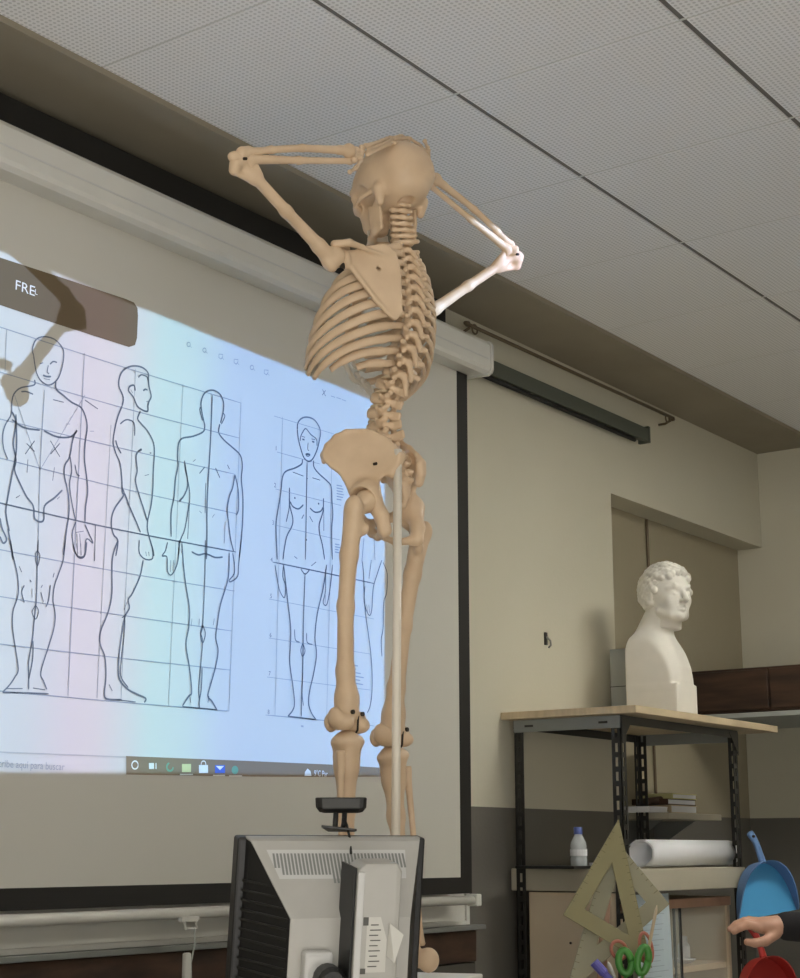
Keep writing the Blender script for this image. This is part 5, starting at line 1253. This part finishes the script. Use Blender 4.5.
# ------------------------------------------------------------------ person at the right edge: only a hand and cuff are in the picture
tip = Vector(atD(731, 922, 4.78)); wri = Vector(atD(783, 926, 4.84)); rt = Vector((sA, -cA, 0)); fw = Vector((cA, sA, 0)); upv = Vector((0, 0, 1))
elb = wri+rt*.235+Vector((0, 0, -.012))-fw*.02; shd = elb+rt*.05-fw*.06+Vector((0, 0, .30))
ps_ = thing('person', 'person in a black sleeve at the right edge with one hand held out flat', 'person', Vector((shd.x+.12, shd.y-.16, 0)))
L_ = lambda f, u=0, w=0: np.array(wri+(tip-wri)*f+upv*(u+.5*w)+fw*w*.85)
def hand_fn(p):
    d = chain(p, [np.array(elb.lerp(wri, .45)), np.array(wri), L_(.10)], [.031, .027, .025], .01)
    d = smin(d, ell(p, L_(.32, -.002), (.050, .040, .025), np.array(Matrix((rt, fw, upv)).transposed())), .018)
    fs = [(.062, .006, -.026, 1.00), (.066, .002, -.008, 1.06), (.062, -.004, .010, 1.0), (.050, -.010, .026, .86)]
    for ln, u, w, e in fs:
        d = smin(d, chain(p, [L_(.50, u*.6, w), L_(.72*e, u+.004, w*1.1), L_(.88*e, u-.006, w*1.1), L_(.98*e, u-.018, w*1.05)], [.0125, .0115, .0105, .009], .004), .006)
    d = smin(d, chain(p, [L_(.18, -.006, -.030), L_(.42, -.020, -.048), L_(.62, -.026, -.050), L_(.76, -.028, -.044)], [.016, .014, .012, .010], .004), .012)
    return d
P_ = np.array
allp = [tip, wri, elb]
lo = Vector([min(q[i] for q in allp)-.075 for i in range(3)]); hi = Vector([max(q[i] for q in allp)+.075 for i in range(3)])
hme = net_mesh(hand_fn, lo, hi, .0032, 2)
hip = shd+rt*.15+Vector((0, 0, -.50)); hip.z = .92; C = shd+rt*.17-fw*.02
neck = Vector((C.x, C.y, shd.z+.06)); head = Vector((C.x, C.y, shd.z+.23))
def torso(p, g=0):
    t = chain(p, [P_((C.x, C.y, .93)), P_((C.x, C.y, 1.08)), P_((C.x, C.y, 1.24)), P_((C.x, C.y, shd.z-.04))], [.135+g, .125+g, .140+g, .120+g], .05)
    t = smin(t, cone(p, P_(shd+rt*.03), P_(shd+rt*.31), .058+g, .058+g), .06)
    return t
def armL(p, g=0): return chain(p, [P_(shd+rt*.02), P_(elb), P_(wri+rt*.012)], [.050+g, .040+g, .033+g*.7], .02)
def armR(p, g=0): return chain(p, [P_(shd+rt*.32), P_(shd+rt*.36+Vector((0, 0, -.29))), P_(shd+rt*.33+fw*.06+Vector((0, 0, -.53)))], [.050+g, .040+g, .030+g], .02)
def legs(p, g=0):
    d = None
    for s in (-1, 1):
        q = C+rt*(s*.09); e = chain(p, [P_((q.x, q.y, .92)), P_((q.x, q.y, .50)), P_((q.x, q.y, .07))], [.085+g, .060+g, .045+g], .03); d = e if d is None else smin(d, e, .04)
    return d
def head_fn(p):
    f = -rt
    R = P_(Matrix((fw, f, upv)).transposed()); q = (p-P_(head))@R
    d = U(.02, ell(q, (0, -.012, .020), (.074, .092, .098)), ell(q, (0, .024, -.040), (.058, .062, .072)))
    d = smin(d, chain(q, [P_((0, .085, .010)), P_((0, .102, -.022))], [.008, .012]), .008)
    for s in (-1, 1):
        d = smax(d, -ell(q, (s*.030, .094, .008), (.014, .012, .008)), .006); d = smin(d, ell(q, (s*.030, .076, .006), (.011, .010, .008)), .002)
        d = smin(d, ell(q, (s*.075, -.008, -.004), (.008, .018, .028)), .006)
    d = smin(d, chain(q, [P_((-.02, .080, -.058)), P_((0, .086, -.058)), P_((.02, .080, -.058))], .006), .004)
    return smin(d, cone(p, P_(neck)-P_((0, 0, .05)), P_(head)-P_((0, 0, .08)), .055, .052), .02)
def body(p): return U(.02, torso(p), armR(p), legs(p), head_fn(p), cone(p, P_(shd+rt*.02), P_(elb), .045, .036))
bl = Vector((C.x-.42, C.y-.42, .0)); bh = Vector((C.x+.42, C.y+.42, shd.z+.40))
bme = net_mesh(body, bl, bh, .011, 2)
bm = bmesh.new(); bm.from_mesh(bme); bm.from_mesh(hme); mj = bpy.data.meshes.new('body'); bm.to_mesh(mj); bm.free(); mj.materials.append(M['skin']); mj.polygons.foreach_set('use_smooth', [True]*len(mj.polygons))
bd_ = link('body', mj, None, ps_)
def jacket(p):
    d = smin(torso(p, .022), armR(p, .014), .02); d = smin(d, armL(p, .012), .02)
    return smax(d, -(p[:, 2]-.90), .01)
link('jacket', net_mesh(jacket, Vector((min(bl.x, wri.x)-.05, bl.y, .85)), Vector((bh.x, max(bh.y, wri.y)+.06, shd.z+.12)), .009, 2), 'sleeve', ps_)
link('trousers', net_mesh(lambda p: smax(smin(legs(p, .012), torso(p, .014), .03), p[:, 2]-.955, .01), Vector((C.x-.28, C.y-.28, .05)), Vector((C.x+.28, C.y+.28, 1.02)), .012, 2), 'trouser', ps_)
def hairf(p):
    R = P_(Matrix((fw, -rt, upv)).transposed()); q = (p-P_(head))@R
    return smax(ell(q, (0, -.020, .028), (.084, .098, .100)), -ell(q, (0, .075, -.035), (.09, .075, .085)), .01)
link('hair', net_mesh(hairf, head-Vector((.13, .13, .12)), head+Vector((.13, .13, .15)), .006, 2), 'hair', ps_)
for s in (-1, 1):
    q = C+rt*(s*.09); a, b = q+rt*.05, q-rt*.19
    MB().tube([Vector((a.x, a.y, .045)), Vector((q.x, q.y, .055)), Vector((q.x-rt.x*.08, q.y-rt.y*.08, .042)), Vector((b.x, b.y, .028))], [.04, .05, .042, .026], 12).build('shoe', 'blackp', ps_, smooth=True)
bpy.context.view_layer.update()
